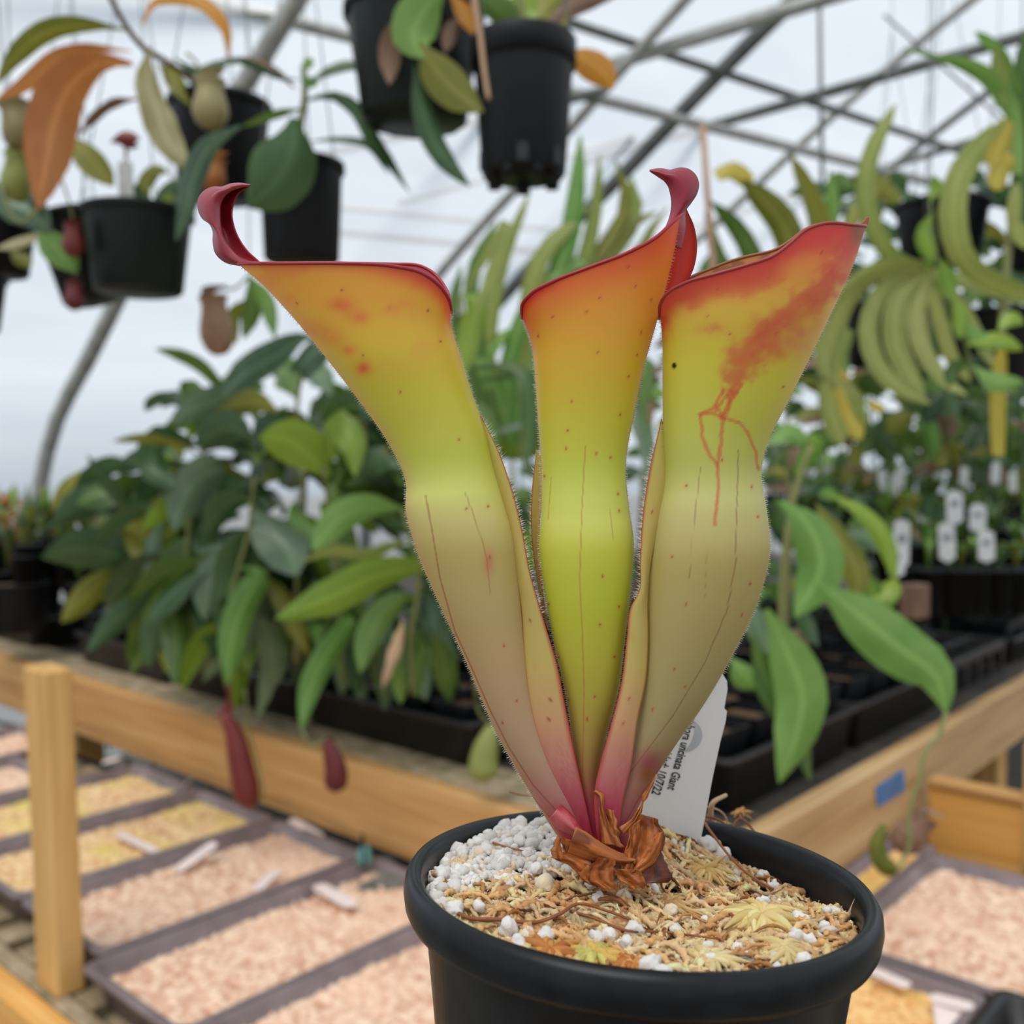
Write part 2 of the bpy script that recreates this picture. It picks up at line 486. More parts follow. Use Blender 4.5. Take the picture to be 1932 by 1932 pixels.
# ------------------------------------------------------------------ benches
bench = thing('plant_bench', 'wooden plant bench whose corner points at the camera behind the black pot', 'bench', tuple(B(.0, .0, 0)))
bbox('board', 0.0, 3.8, -.04, 0, BZ - .158, BZ, M['wood_u'], bench)
bbox('board', -.04, 0, -.04, 5.5, BZ - .158, BZ, M['wood_v'], bench)
for k in range(38):
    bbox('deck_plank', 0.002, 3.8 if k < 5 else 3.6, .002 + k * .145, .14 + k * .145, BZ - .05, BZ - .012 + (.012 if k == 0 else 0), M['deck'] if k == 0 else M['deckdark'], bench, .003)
for s, t in ((.05, .05), (2.2, .05), (3.6, .05), (.05, 1.8), (.05, 3.6), (2.0, 3.6), (3.4, 3.6)):
    bbox('leg', s, s + .09, t, t + .09, 0, BZ - .05, M['wood_z'], bench)

table = thing('tray_table', 'low slatted wooden table under the peach seedling trays at left', 'table', tuple(B(.9, -.4, 0)))
bbox('edge_board', -.1, 2.4, -.72, -.68, TZ - .2, TZ - .055, M['wood_lit'], table)
bbox('edge_rail', -.1, 2.4, -.675, -.645, TZ - .075, TZ - .058, M['deck'], table)
for k in range(24):
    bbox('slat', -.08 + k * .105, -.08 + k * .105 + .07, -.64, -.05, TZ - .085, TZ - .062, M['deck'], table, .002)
for s in (-.05, 1.1, 2.3):
    bbox('leg', s, s + .07, -.64, -.57, 0, TZ - .085, M['wood_z'], table)
    bbox('leg', s, s + .07, -.13, -.06, 0, TZ - .085, M['wood_z'], table)

# upright post at the table edge
pa, pb = PZ(88, 1872, TZ - .06), P(62, 1262, 1.53)
ax = U * .075; ay = V * .045
v, f = box_geo(pa - ax / 2, ax, ay, pb - pa, .004)
po = props(mesh('wooden_post', v, f, M['wood_z'], smooth=False), 'square pine post standing at the edge of the left tray table', 'post')

tabr = thing('tray_table', 'low wooden table under the seedling tray right of the pot', 'table', tuple(B(-.45, .5, 0)))
for k in range(11):
    bbox('slat', -.95, -.06, -.3 + k * .105, -.3 + k * .105 + .075, TZ - .085, TZ - .062, M['deck'], tabr, .002)
bbox('end_board', -.95, -.06, .872, .91, TZ - .08, TZ + .07, M['wood_lit'], tabr)
bbox('end_rail', -.95, -.06, .862, .915, TZ + .07, TZ + .086, M['wood_u'], tabr)
for s in (-.93, -.15):
    for t in (-.25, .75):
        bbox('leg', s, s + .07, t, t + .07, 0, TZ - .085, M['wood_z'], tabr)
q = PZ(1927, 1640, TZ - .06)
v, f = box_geo(q, -U * .06, V * .05, np.array([0, 0, .26]), .004)
props(mesh('wooden_post', v, f, M['wood_z'], smooth=False), 'pine post cut by the right picture edge beside the tray table', 'post')

# blue tape and cords
tp = [P(1648, 1491, 0), ] 
def on_right_board(x, y):       # point on the right board's outer face s = -.04
    r = ray(x, y); o_ = B(-.0415, 0, 0); n = U
    return CAM + r * (((o_ - CAM) @ n) / (r @ n))
tq = [on_right_board(*q) for q in ((1652, 1486), (1703, 1451), (1706, 1490), (1656, 1523))]
tv = np.array(tq + [q - U * .002 for q in tq])
tape = mesh('blue_tape_label', tv, [[0, 1, 2, 3], [4, 7, 6, 5], [0, 4, 5, 1], [1, 5, 6, 2], [2, 6, 7, 3], [3, 7, 4, 0]], M['tape'], smooth=False)
props(tape, 'piece of blue tape stuck on the right bench board', 'tape')
for k in range(3):              # faint scribbled lines
    a, b, c, d = (np.array(q) for q in tq)
    w0, w1 = .25 + .22 * k, .33 + .22 * k
    l0 = a + (d - a) * w0; r0 = b + (c - b) * w0; l1 = a + (d - a) * w1; r1 = b + (c - b) * w1
    pad = .18
    qv = np.array([l0 + (r0 - l0) * pad, l0 + (r0 - l0) * (1 - pad), l1 + (r1 - l1) * (1 - pad), l1 + (r1 - l1) * pad]) - U * .0026
    mesh('pen_line', qv, [[0, 1, 2, 3]], M['inkgrey'], tape, smooth=False)
def on_left_board(x, y):
    r = ray(x, y); o_ = B(0, -.047, 0)
    return CAM + r * (((o_ - CAM) @ V) / (r @ V))
props(tube('teal_cord', [on_left_board(118, 1258), on_left_board(122, 1320), on_left_board(126, 1376)], .009, M['teal']), 'teal cord hanging over the left bench board beside the post', 'cord')
props(tube('teal_cord', [PZ(5, 1880, .62), PZ(8, 1932, .58) - V * .02, PZ(8, 1990, .52) - V * .02], .007, M['teal']), 'teal cord on the table edge at the lower left corner', 'cord')

# ------------------------------------------------------------------ seedling trays
def tray(label, s0, s1, t0, t1, zb, h, mat, group, lip=.011, wall=.004, taper=.012):
    t = thing('seedling_tray', label, 'tray', tuple(B((s0 + s1) / 2, (t0 + t1) / 2, zb)), group)
    def loop(e, z): return [B(s0 - e, t0 - e, z), B(s1 + e, t0 - e, z), B(s1 + e, t1 + e, z), B(s0 - e, t1 + e, z)]
    def rl(e, z, r=.018):      # rounded loop
        cs = []
        for (cx, cy, a0) in ((s0 - e + r, t0 - e + r, 180), (s1 + e - r, t0 - e + r, 270), (s1 + e - r, t1 + e - r, 0), (s0 - e + r, t1 + e - r, 90)):
            for q in range(5):
                an = math.radians(a0 + q * 22.5)
                cs.append(B(cx + r * math.cos(an), cy + r * math.sin(an), z))
        return cs
    zt = zb + h
    loops = [rl(-taper - wall, zb + .004), rl(-wall, zt - .002), rl(-.001, zt + .001), rl(lip, zt + .001), rl(lip + .002, zt - .002), rl(lip, zt - .01), rl(lip - .003, zt - .009), rl(0, zt - .006), rl(-taper, zb)]
    k = len(loops[0])
    v = np.array(loops).reshape(-1, 3)
    f = grid_faces(len(loops), k, True).tolist() + [list(range(k))[::-1], list(range((len(loops) - 1) * k, len(loops) * k))]
    mesh('tray_shell', v, f, mat, t)
    return t

def bed(tr, s0, s1, t0, t1, z, seed, tone, n=(84, 168)):
    """lumpy seedling bed: dense bumpy surface, warm light put into its colour"""
    ns, ntt = n
    a = np.linspace(s0, s1, ns); b = np.linspace(t0, t1, ntt)
    A_, B_ = np.meshgrid(a, b, indexing='ij')
    n1 = fbm(A_ * 105, B_ * 105, seed); n2 = fbm(A_ * 9, B_ * 9, seed + 5)
    rs = np.random.default_rng(seed)
    zz = z + .012 * (n1 - .5) + .010 * (n2 - .5) + rs.normal(0, .0015, A_.shape)
    v = (C0 + A_[..., None] * U + B_[..., None] * V); v[..., 2] += zz
    c0, c1, c2 = (lin(q) for q in tone)
    w = np.clip((n1 - .2) * 2.2 + rs.normal(0, .16, A_.shape), 0, 1)[..., None]
    w2 = np.clip((n2 - .45) * 3.2, 0, 1)[..., None]
    col = (c0 * (1 - w) + c1 * w) * (1 - w2 * .8) + c2 * w2 * .8
    o = mesh('seedling_bed', v.reshape(-1, 3), grid_faces(ns, ntt), M['seed'], tr, col=col.reshape(-1, 3))
    o['kind'] = 'stuff'

PEACH_LIT = ((196, 136, 104), (255, 224, 196), (246, 206, 176))  # bright warm light on the beds is put into these tones
YEL = ((200, 142, 98), (255, 222, 172), (226, 204, 92))
ORG_LIT = ((214, 146, 78), (255, 214, 148), (240, 204, 104))
TL = [('seedling tray of pale peach seedlings cut by the bottom edge beside the black pot', .105, .385, -.60, -.08, PEACH_LIT),
      ('seedling tray nearest the post with its rounded front corner at lower left', .405, .665, -.636, -.08, PEACH_LIT),
      ('seedling tray with two white tags, just right of the wooden post', .70, .975, -.60, -.08, PEACH_LIT),
      ('seedling tray with a yellow green patch, behind the two tag tray', 1.01, 1.28, -.60, -.08, YEL),
      ('seedling tray of yellow green seedlings behind the post', 1.315, 1.585, -.58, -.08, YEL),
      ('seedling tray of short peach seedlings far behind the post', 1.62, 1.9, -.60, -.25, PEACH_LIT),
      ('farthest seedling tray at the left picture edge', 1.94, 2.22, -.60, -.1, PEACH_LIT)]
for i, (lab, s0, s1, t0, t1, tone) in enumerate(TL):
    tr_ = tray(lab, s0, s1, t0, t1, TZ - .06, .06, M['tray'], 'grey seedling trays')
    bed(tr_, s0 + .006, s1 - .006, t0 + .006, t1 - .006, TZ - .022, 11 + i, tone)
for i, (lab, s0, s1, t0, t1, tone) in enumerate([
        ('wide seedling tray of smooth peach seedlings right of the black pot', -.56, -.145, .20, .66, PEACH_LIT),
        ('orange seedling tray half hidden behind the black pot rim', -.125, -.05, .16, .70, ORG_LIT),
        ('seedling tray with pale tags at the bottom right', -.37, -.06, -.22, .165, ORG_LIT)]):
    tr_ = tray(lab, s0, s1, t0, t1, TZ - .06, .06, M['tray'], 'grey seedling trays')
    bed(tr_, s0 + .006, s1 - .006, t0 + .006, t1 - .006, TZ - .02, 31 + i, tone, (110, 130))
tr_ = tray('empty black tray at the lower right corner', -.80, -.405, -.25, .17, TZ - .06, .075, M['btray'], 'black trays')

# flat plastic tags lying in or stuck into the trays
def tag_flat(name, label, a, b, w, mat, th=.0012, up=None, group=None):
    """tag from point a to b (world), w wide, rounded far end"""
    a, b = np.asarray(a), np.asarray(b)
    L = np.linalg.norm(b - a); ex = (b - a) / L
    up = np.array([0, 0, 1.0]) if up is None else np.asarray(up, float)
    ey = np.cross(up, ex); ey /= np.linalg.norm(ey); ez = np.cross(ex, ey)
    out = [(0, 0), (.12 * L, -w / 2), (L - w * .35, -w / 2)] + [(L - w * .35 + w * .35 * math.sin(q), -w / 2 * math.cos(q)) for q in np.linspace(.3, math.pi - .3, 6)] + [(L - w * .35, w / 2), (.12 * L, w / 2)]
    n = len(out)
    v = [a + x * ex + y * ey for x, y in out] + [a + x * ex + y * ey + ez * th for x, y in out]
    f = [list(range(n))[::-1], list(range(n, 2 * n))] + [[i, (i + 1) % n, n + (i + 1) % n, n + i] for i in range(n)]
    o = mesh(name, v, f, mat, smooth=False)
    return props(o, label, 'tag', group)

def on_bed(x, y, dz=0): return PZ(x, y, TZ - .012 + dz)
tg = 'pale tags in the seedling trays'
for lab, p0, p1, z0, z1, w in [
    ('pale tag leaning on the tray rim right of the post', (330, 1645), (408, 1590), -.008, .028, .03),
    ('pale tag lying on the seedlings at the far end of the second tray', (610, 1582), (548, 1546), 0, .022, .026),
    ('pale tag lying in the tray in front of the green marker', (672, 1712), (598, 1670), .006, .012, .03),
    ('faint tag half sunk among the peach seedlings in the two tag tray', (480, 1682), (524, 1640), .002, .008, .022),
    ('white tag standing up behind the post', (108, 1440), (136, 1395), .0, .05, .03),
    ('white tag leaning at the far end of the yellow green tray', (346, 1490), (362, 1468), .0, .03, .028),
    ('pale tag lying on dark pebbles behind the yellow green tray', (192, 1440), (226, 1430), .0, .01, .03),
    ('faint tag lying across the seedlings of the yellow patch tray', (300, 1610), (222, 1572), .004, .008, .02)]:
    tag_flat('plant_tag', lab, on_bed(*p0, z0), on_bed(*p1, z1), w, M['pinktag'], group=tg)
tag_flat('plant_tag', 'long pale tag lying across the tray right of the black pot', on_bed(1640, 1828, .012), on_bed(1716, 1862, .012), .024, M['pinktag'], group=tg)
t_ = tag_flat('plant_tag', 'pale tag with a round grey print at the bottom right edge', on_bed(1752, 1880, .012), on_bed(1838, 1902, .014), .028, M['pinktag'], group=tg)
t_ = tag_flat('plant_tag', 'upright pale tag with grey symbol at the bottom right', on_bed(1795, 1960, .0), on_bed(1782, 1880, .012), .035, M['pinktag'], group=tg)
gm = thing('green_clip', 'mint green clip on the corner of a seedling tray', 'clip', tuple(PZ(688, 1628, TZ)))
v, f = lathe_geo([(.0, 0), (.013, .001), (.015, .012), (.011, .03), (.006, .036), (0, .037)], 14, PZ(688, 1630, TZ + .002)); mesh('clip_body', v, f, M['teal'], gm)
tube('pin', [PZ(688, 1630, TZ + .036), PZ(684, 1575, TZ + .07)], .003, M['black'], gm)

# black irrigation hose with stakes along the left board
hp = [B(s, -.052, TZ - .045 + .012 * math.sin(s * 9)) for s in np.linspace(.2, 2.6, 30)]
props(tube('drip_hose', np.array(hp) - V * .004, .007, M['black']), 'black drip hose along the foot of the left bench board', 'hose')
for lab, x, y0, y1 in (('thin black drip stake beside the red pitcher', 400, 1490, 1372), ('short black drip stake behind the post', 205, 1415, 1392), ('short black drip stake near the board foot', 290, 1445, 1418)):
    a = PZ(x, y0, TZ - .05); b = a + np.array([0, 0, (y0 - y1) / F * a[1]])
    props(tube('drip_stake', [a, (a + b) / 2, b], .004, M['black']), lab, 'stake')
# pebbles between the trays and the board
for k, (x, y, r) in enumerate(((228, 1448, .03), (250, 1462, .025), (212, 1470, .022), (716, 1660, .045), (680, 1650, .035), (742, 1690, .05), (705, 1700, .04))):
    c = PZ(x, y, TZ - .05)
    bm = bmesh.new(); bmesh.ops.create_icosphere(bm, subdivisions=2, radius=r)
    for q in bm.verts:
        q.co *= 1 + .25 * (vn(q.co.x / r * 2 + k, q.co.y / r * 2 + q.co.z / r, k) - .5); q.co.z *= .6
    v = np.array([c + np.array(q.co) + [0, 0, r * .3] for q in bm.verts]); f = [[q.index for q in p_.verts] for p_ in bm.faces]; bm.free()
    props(mesh('stone', v, f, M['ground']), 'grey stone lying between the seedling trays and the bench board', 'stone', 'grey stones by the board')

# ------------------------------------------------------------------ leaves and plants
def leaf_geo(path, width, wdir, fold=.25, n=12, prof=None, wave=0.0, ph=0.0):
    """blade along a world path; wdir = direction(s) of the blade's width"""
    path = cr(path, n)
    t = np.gradient(path, axis=0); t /= np.linalg.norm(t, axis=1)[:, None]
    w = wdir - t * np.sum(t * wdir, 1)[:, None]; w /= np.linalg.norm(w, axis=1)[:, None] + 1e-9
    nrm = np.cross(w, t)
    x = np.linspace(0, 1, n)
    pr = np.interp(x, *zip(*(prof or [(0, .12), (.1, .3), (.3, .85), (.5, 1), (.72, .86), (.9, .42), (1, .03)])))
    a = np.array([-1, -.55, 0, .55, 1])
    lift = np.array([1, .42, 0, .42, 1]) * fold
    hw = (width / 2 * pr)[:, None]
    wv = wave * np.sin(x * 17 + ph)[:, None] * np.abs(a)[None, :] * np.sign(a)[None, :]
    v = path[:, None] + (a[None, :, None] * w[:, None]) * hw[..., None] + nrm[:, None] * ((lift[None, :] + wv) * hw)[..., None]
    return v.reshape(-1, 3), grid_faces(n, 5)

STRAP = [(0, .7), (.1, .85), (.5, 1), (.8, .9), (.93, .6), (1, .1)]
def leaf(parent, s, d, w, mat, roll=0., fold=.25, prof=None, wave=0., name='leaf', d1=None, n=12):
    """leaf through picture points s at depth d (to d1 at the tip); w = width in px at that depth"""
    p_ = pts(s) if isinstance(s, str) else np.asarray(s, float)
    k = len(p_)
    dd = np.linspace(d, d if d1 is None else d1, k)
    path = P(p_[:, 0], p_[:, 1], dd)
    pp = cr(path, n)
    t = np.gradient(pp, axis=0); t /= np.linalg.norm(t, axis=1)[:, None]
    view = pp - CAM; view /= np.linalg.norm(view, axis=1)[:, None]
    wd = np.cross(t, view); wd /= np.linalg.norm(wd, axis=1)[:, None] + 1e-9
    nr = np.cross(wd, t)
    r = np.radians(roll + np.linspace(-.5, .5, n) * rnd.uniform(-70, 70))[:, None]
    wd = wd * np.cos(r) + nr * np.sin(r)
    v, f = leaf_geo(path, w * d / F, wd, fold, n, prof, wave, rnd.random() * 6)
    o_ = mesh(name, v, f, M[mat], parent)
    at = o_.data.attributes.new('rib', 'FLOAT', 'POINT')
    at.data.foreach_set('value', np.tile(np.array([0, .45, 1, .45, 0], np.float32), n))
    return o_

def cup(parent, x, y, d, wpx, hpx, mat, lean=0., lid=True, name='pitcher'):
    """hanging pitcher: bellied cup with a rim and a lid"""
    c = P(x, y, d); k = d / F
    h = hpx * k; r = wpx * k / 2
    pr = [(0, 0), (.45, .03), (.8, .14), (1, .32), (.97, .5), (.8, .7), (.72, .86), (.8, .95), (.88, .99), (.84, 1.0), (.7, .97), (.66, .8)]
    le = math.radians(lean)
    Mx = np.array([[math.cos(le), 0, math.sin(le)], [0, 1, 0], [-math.sin(le), 0, math.cos(le)]])
    v, f = lathe_geo([(a * r, b * h) for a, b in pr], 18, c - Mx @ np.array([0, 0, h / 2]), Mx)
    o = mesh(name, v, f, M[mat], parent)
    if lid:
        top = c + Mx @ np.array([0, 0, h / 2])
        v, f = leaf_geo([top + Mx @ np.array([-r * .9, 0, -.0]), top + Mx @ np.array([0, -.1 * r, r * .5]), top + Mx @ np.array([r * .9, 0, r * .6])], r * 1.5, np.tile([0, 1.0, 0], (8, 1)), .2, 8)
        mesh('lid', v, f, M[mat], o)
    return o

def stem(parent, s, d, r, mat='stem', d1=None, name='stem', k=7):
    p_ = pts(s); dd = np.linspace(d, d if d1 is None else d1, len(p_))
    path = cr(P(p_[:, 0], p_[:, 1], dd), max(8, 4 * len(p_)))
    return tube(name, path, np.linspace(r, r * .7, len(path)), M[mat], parent, k)

def round_pot(name, label, x0, x1, ytop, ybot, d, mat, taper=.8, lipf=.09, ribs=0, tilt=0., pitch=0., wires=None, holes=False, group='hanging pots', cat='pot', feet=False):
    """round plastic pot whose rim spans x0..x1 at ytop; bottom near ybot"""
    cx = (x0 + x1) / 2; k = d / F
    R_ = (x1 - x0) / 2 * k; h = (ybot - ytop) * k
    base = P(cx, ytop, d)
    a = math.radians(tilt)
    Mx = np.array([[math.cos(a), 0, math.sin(a)], [0, 1, 0], [-math.sin(a), 0, math.cos(a)]])
    o = thing(name, label, cat, tuple(base + Mx @ np.array([0, 0, -h])), group)
    rb = R_ * .93 * taper
    body = [(0, -h), (rb * .93, -h), (rb, -h * .97), (R_ * .93, -lipf * h), (R_ * .935, -lipf * h * .9)]
    v, f = lathe_geo(body, 48, base, Mx)
    if ribs:
        loc = (v - base) @ Mx
        an = np.arctan2(loc[:, 1], loc[:, 0])
        s_ = 1 + .02 * np.sign(np.sin(an * ribs + loc[:, 2] / h * 2.5)) * (np.hypot(loc[:, 0], loc[:, 1]) > rb * .5)
        loc[:, :2] *= s_[:, None]; v = loc @ Mx.T + base
    mesh('pot_body', v, f, mat, o)
    lip = [(R_ * .94, -lipf * h), (R_, -lipf * h * .95), (R_ * 1.0, -h * .01), (R_ * .985, 0), (R_ * .94, 0), (R_ * .9, -h * .06), (R_ * .86, -h * .12), (0, -h * .12)]
    v, f = lathe_geo(lip, 48, base, Mx); mesh('pot_rim', v, f, mat, o)
    v, f = lathe_geo([(R_ * .87, -h * .09), (R_ * .5, -h * .06), (0, -h * .05)], 20, base, Mx); mesh('potting_mix', v, f, M['soil'], o)
    if holes:
        for an in np.radians(holes if isinstance(holes, (list, tuple)) else [250, 300]):
            e = np.array([math.cos(an), math.sin(an), 0]); tg_ = np.array([-math.sin(an), math.cos(an), 0])
            v, f = box_geo(base + Mx @ (e * (rb * 1.0) - tg_ * rb * .13 + np.array([0, 0, -h * .97])), Mx @ (tg_ * rb * .26), Mx @ (e * .004), Mx @ np.array([0, 0, h * .13]), 0)
            mesh('drain_hole', v, f, M['ink'], o, smooth=False)
    if feet:
        for an in np.radians([200, 245, 290, 335, 30, 90, 150]):
            e = np.array([math.cos(an), math.sin(an), 0])
            v, f = lathe_geo([(0, -h * 1.05), (rb * .16, -h * 1.05), (rb * .19, -h * .96), (0, -h * .96)], 10, base + Mx @ (e * rb * .8), Mx)
            mesh('foot', v, f, mat, o)
    if wires:
        for an in np.radians([90, 210, 330]):
            q = base + Mx @ np.array([R_ * .97 * math.cos(an), R_ * .97 * math.sin(an), -.002])
            top = base + np.array([0, 0, wires])
            tube('hanger_wire', [q, (q + top) / 2, top], .0012, M['wire'], o, 5)
        tube('hanger_wire', [top, top + [0, 0, .01], [top[0], top[1], max(top[2] + .1, 3.2)]], .0012, M['wire'], o, 5)
    return o

# ---- hanging pots, upper left and top
dA, dB, dC, dD, dE = 1.68, 1.75, 1.62, 1.5, 1.4
round_pot('hanging_pot', 'dark green round pot hanging at left below the brown stick', 156, 364, 398, 552, dA, M['dgreen'], .83, wires=.5)
round_pot('hanging_pot', 'black pot hanging in shade under the cream speckled leaf', 318, 512, 196, 372, dB, M['black'], .84, wires=.5)
round_pot('hanging_pot', 'tall black pot hanging behind the left pitcher spoon', 486, 650, 308, 492, dC, M['black'], .92, wires=.5)
round_pot('hanging_basket', 'large dark green ribbed basket pot hanging at the top centre', 648, 915, 18, 228, dD, M['dgreen'], .8, ribs=14, wires=.4)
round_pot('hanging_pot', 'black round pot with footed base hanging at the top centre', 888, 1088, 78, 332, dE, M['black'], .86, lipf=.2, holes=(268, 318, 200), wires=.4, feet=True)
round_pot('hanging_pot', 'tilted black pot hanging left of the dark green pot', 62, 205, 408, 572, 1.8, M['black'], .8, tilt=-14, wires=.5)
round_pot('hanging_pot', 'black pot hanging below the pale leaf at the left picture edge', -75, 66, 410, 520, 1.85, M['black'], .8, wires=.5)
round_pot('hanging_pot', 'lowest black pot cut off by the left picture edge', -130, 10, 520, 625, 1.75, M['black'], .8, wires=.5)
# a bare tag on a stick with a dry brown tip
a, b = P(240, 400, dA), P(236, 302, dA)
st_ = tag_flat('stick_tag', 'grey speckled tag standing in the dark green hanging pot', a, b, .026, M['greytag'], up=(0, -1, 0))
props(st_, cat='tag')
dp = thing('dried_pitcher', 'dried red brown pitcher lid above the speckled tag', 'dry leaf', tuple(P(236, 285, dA)))
leaf(dp, '208,268 235,258 264,262', dA, 26, 'lred', 20, .4); leaf(dp, '212,262 238,272 262,276', dA - .01, 22, 'lred', -30, .4)
leaf(dp, '237,262 238,280 238,303', dA, 7, 'stembr', 0, .2, STRAP)

op = thing('hanging_pitcher_vine', 'vine with orange and olive leaves spreading across the upper left', 'vine', tuple(P(400, 215, dB)))
stem(op, '400,215 360,150 300,108 268,88 235,45 200,-20', dB, .006, 'stembr', 1.5)
for s, w, m_, r, dd, wv in [('240,58 185,50 90,60 30,105 -8,160', 44, 'lolive', 25, 1.5, 0), ('248,98 180,94 110,112 50,158 -10,190', 38, 'lorange', 30, 1.52, 0),
        ('250,122 190,118 130,165 100,240 86,320 72,395', 98, 'lorange', 15, 1.5, 0), ('268,48 285,8 340,-8 395,12 428,58 430,112', 34, 'lamber', 35, 1.6, .1),
        ('284,88 278,140 296,210 318,268 362,328', 62, 'lcream', 10, 1.55, .35), ('262,186 215,196 182,220 148,258', 22, 'lbrown', 30, 1.6, .2),
        ('130,255 165,290 214,352', 62, 'lolive', 30, 1.62, 0), ('330,110 370,135 420,118 455,118', 24, 'ldark', 30, 1.65, .1),
        ('300,120 330,150 360,200', 40, 'lolive', 30, 1.66, 0), ('420,112 460,110 515,130 560,170', 14, 'lbrown', 20, 1.66, 0), ('40,200 60,240 40,300', 44, 'lolive', 30, 1.6, 0)]:
    leaf(op, s, dd, w, m_, r, .3, None, wv)
for x, y, w, h, m_, le in [(397, 198, 68, 92, 'lcup', 0), (36, 242, 66, 98, 'lcup', -14), (30, 335, 56, 90, 'lcupg', 4), (402, 330, 50, 62, 'lorange', 10), (138, 455, 40, 60, 'lred', 0), (140, 560, 36, 52, 'lred', 0)]:
    cup(op, x, y, 1.6, w, h, m_, le)
stem(op, '352,100 372,120 376,160 385,160', 1.6, .0025, name='tendril'); stem(op, '100,210 70,190 40,196', 1.55, .0025, name='tendril'); stem(op, '72,395 40,420 10,380 22,292', 1.58, .0025, name='tendril')
stem(op, '360,328 385,300 398,300', 1.58, .0025, name='tendril'); stem(op, '100,300 130,380 140,430 141,530', 1.62, .002, name='tendril')

lp = thing('hanging_leafy_plant', 'plant with pale green broad leaves hanging at the left picture edge', 'plant', tuple(P(20, 420, 1.75)))
for s, w, m_, r in [('-20,330 20,380 60,400 92,442', 70, 'lgrey', 25), ('70,425 110,470 146,515', 62, 'lfresh', 20), ('-10,470 40,455 84,440', 26, 'lcream', 40), ('20,470 45,490 58,505', 34, 'lolive', 10), ('30,380 50,350 90,395', 40, 'lgrey', 40)]:
    leaf(lp, s, 1.7, w, m_, r)
stem(lp, '20,420 25,380 20,340', 1.72, .005)

gp = thing('hanging_leafy_plant', 'small olive leaved plant growing in the dark green hanging pot', 'plant', tuple(P(285, 400, dA)))
for s, w, m_, r in [('285,395 270,350 300,320 318,328', 34, 'lolive', 30), ('290,395 310,365 340,350 350,372', 30, 'ldark', 20), ('288,395 262,370 250,345', 26, 'ldark', 20), ('292,396 318,378 322,362', 28, 'lbright', 20)]:
    leaf(gp, s, dA, w, m_, r)

cp = thing('hanging_pitcher_plant', 'plant with long arching green leaves in the tall black hanging pot', 'plant', tuple(P(570, 308, dC)))
stem(cp, '570,312 566,240 575,180 572,125', dC, .007)
for s, w, m_, r, dd in [('556,222 552,280 520,345 468,392', 128, 'ldark', 10, 1.5), ('455,238 400,270 368,330 352,400 332,455', 50, 'lgrey', 20, 1.48), ('578,190 625,180 672,205 705,262 740,310 774,365', 34, 'ldark', 25, 1.55),
        ('578,160 625,130 668,122 705,150', 26, 'ldark', 40, 1.6), ('575,268 640,262 690,270 735,330', 16, 'ldark', 30, 1.6), ('572,150 540,150 470,120 420,108', 16, 'ldark', 30, 1.62), ('574,130 585,118 592,122', 22, 'lfresh', 10, 1.6), ('572,142 580,152 602,155', 22, 'lfresh', 10, 1.6), ('570,205 530,215 470,235 455,240', 22, 'grass', 40, 1.55)]:
    leaf(cp, s, dd, w, m_, r)

dpn = thing('hanging_pitcher_plant', 'plant with drooping green and yellowing leaves over the ribbed basket pot', 'plant', tuple(P(820, 30, dD)))
stem(dpn, '830,40 850,-10 860,-60', dD - .06, .006)
for s, w, m_, r, dd in [('838,-20 800,20 780,70 800,110', 92, 'lfresh', 10, 1.36), ('788,80 820,130 865,175 912,212', 78, 'lolive', 10, 1.36), ('782,120 796,200 818,265 855,320 888,352', 46, 'ldark', 15, 1.38), ('770,20 740,80 735,160', 46, 'lbrown', 20, 1.4),
        ('850,-10 880,25 900,70', 40, 'lamber', 30, 1.4), ('760,-10 780,20 800,30', 60, 'ldark', 20, 1.42), ('870,30 850,60 840,100', 30, 'lbrown', 10, 1.4)]:
    leaf(dpn, s, dd, w, m_, r)
stem(dpn, '893,-10 905,60 912,120 916,150 922,188', 1.24, .0042, 'twig', name='dangling_root')
ep = thing('hanging_pitcher_plant', 'plant with yellow green leaves above the black round hanging pot', 'plant', tuple(P(990, 85, dE)))
for s, w, m_, r in [('985,80 960,40 930,10 900,-20', 60, 'grass', 30), ('990,80 1010,30 1040,0 1070,-30', 70, 'lolive', 30), ('990,70 1040,30 1100,0 1170,-12', 46, 'lbrown', 30), ('992,78 985,30 1000,-30', 66, 'lbright', 20), ('995,82 1040,50 1075,20', 46, 'lolive', 40)]:
    leaf(ep, s, dE, w, m_, r)
leaf(ep, '1060,95 1095,108 1130,130 1158,168', dE + .08, 62, 'lamber', 20)
stem(ep, '990,88 985,40 980,-40', dE, .006)

# ---- single hanging pitcher over the left foliage
hpn = thing('hanging_pitcher', 'single speckled brown pitcher hanging over the left foliage', 'pitcher', tuple(P(405, 675, 1.9)))
cup(hpn, 408, 615, 1.9, 64, 112, 'lspeck', -6, True); stem(hpn, '388,565 382,545 400,540 440,545 470,520', 1.9, .003, name='tendril')
for s, w, m_, r in [('470,520 480,560 460,640', 40, 'grass', 20), ('470,520 500,560 520,640', 34, 'lfresh', 20), ('475,560 440,600 445,650', 30, 'lolive', 20)]:
    leaf(hpn, s, 2.0, w, m_, r)

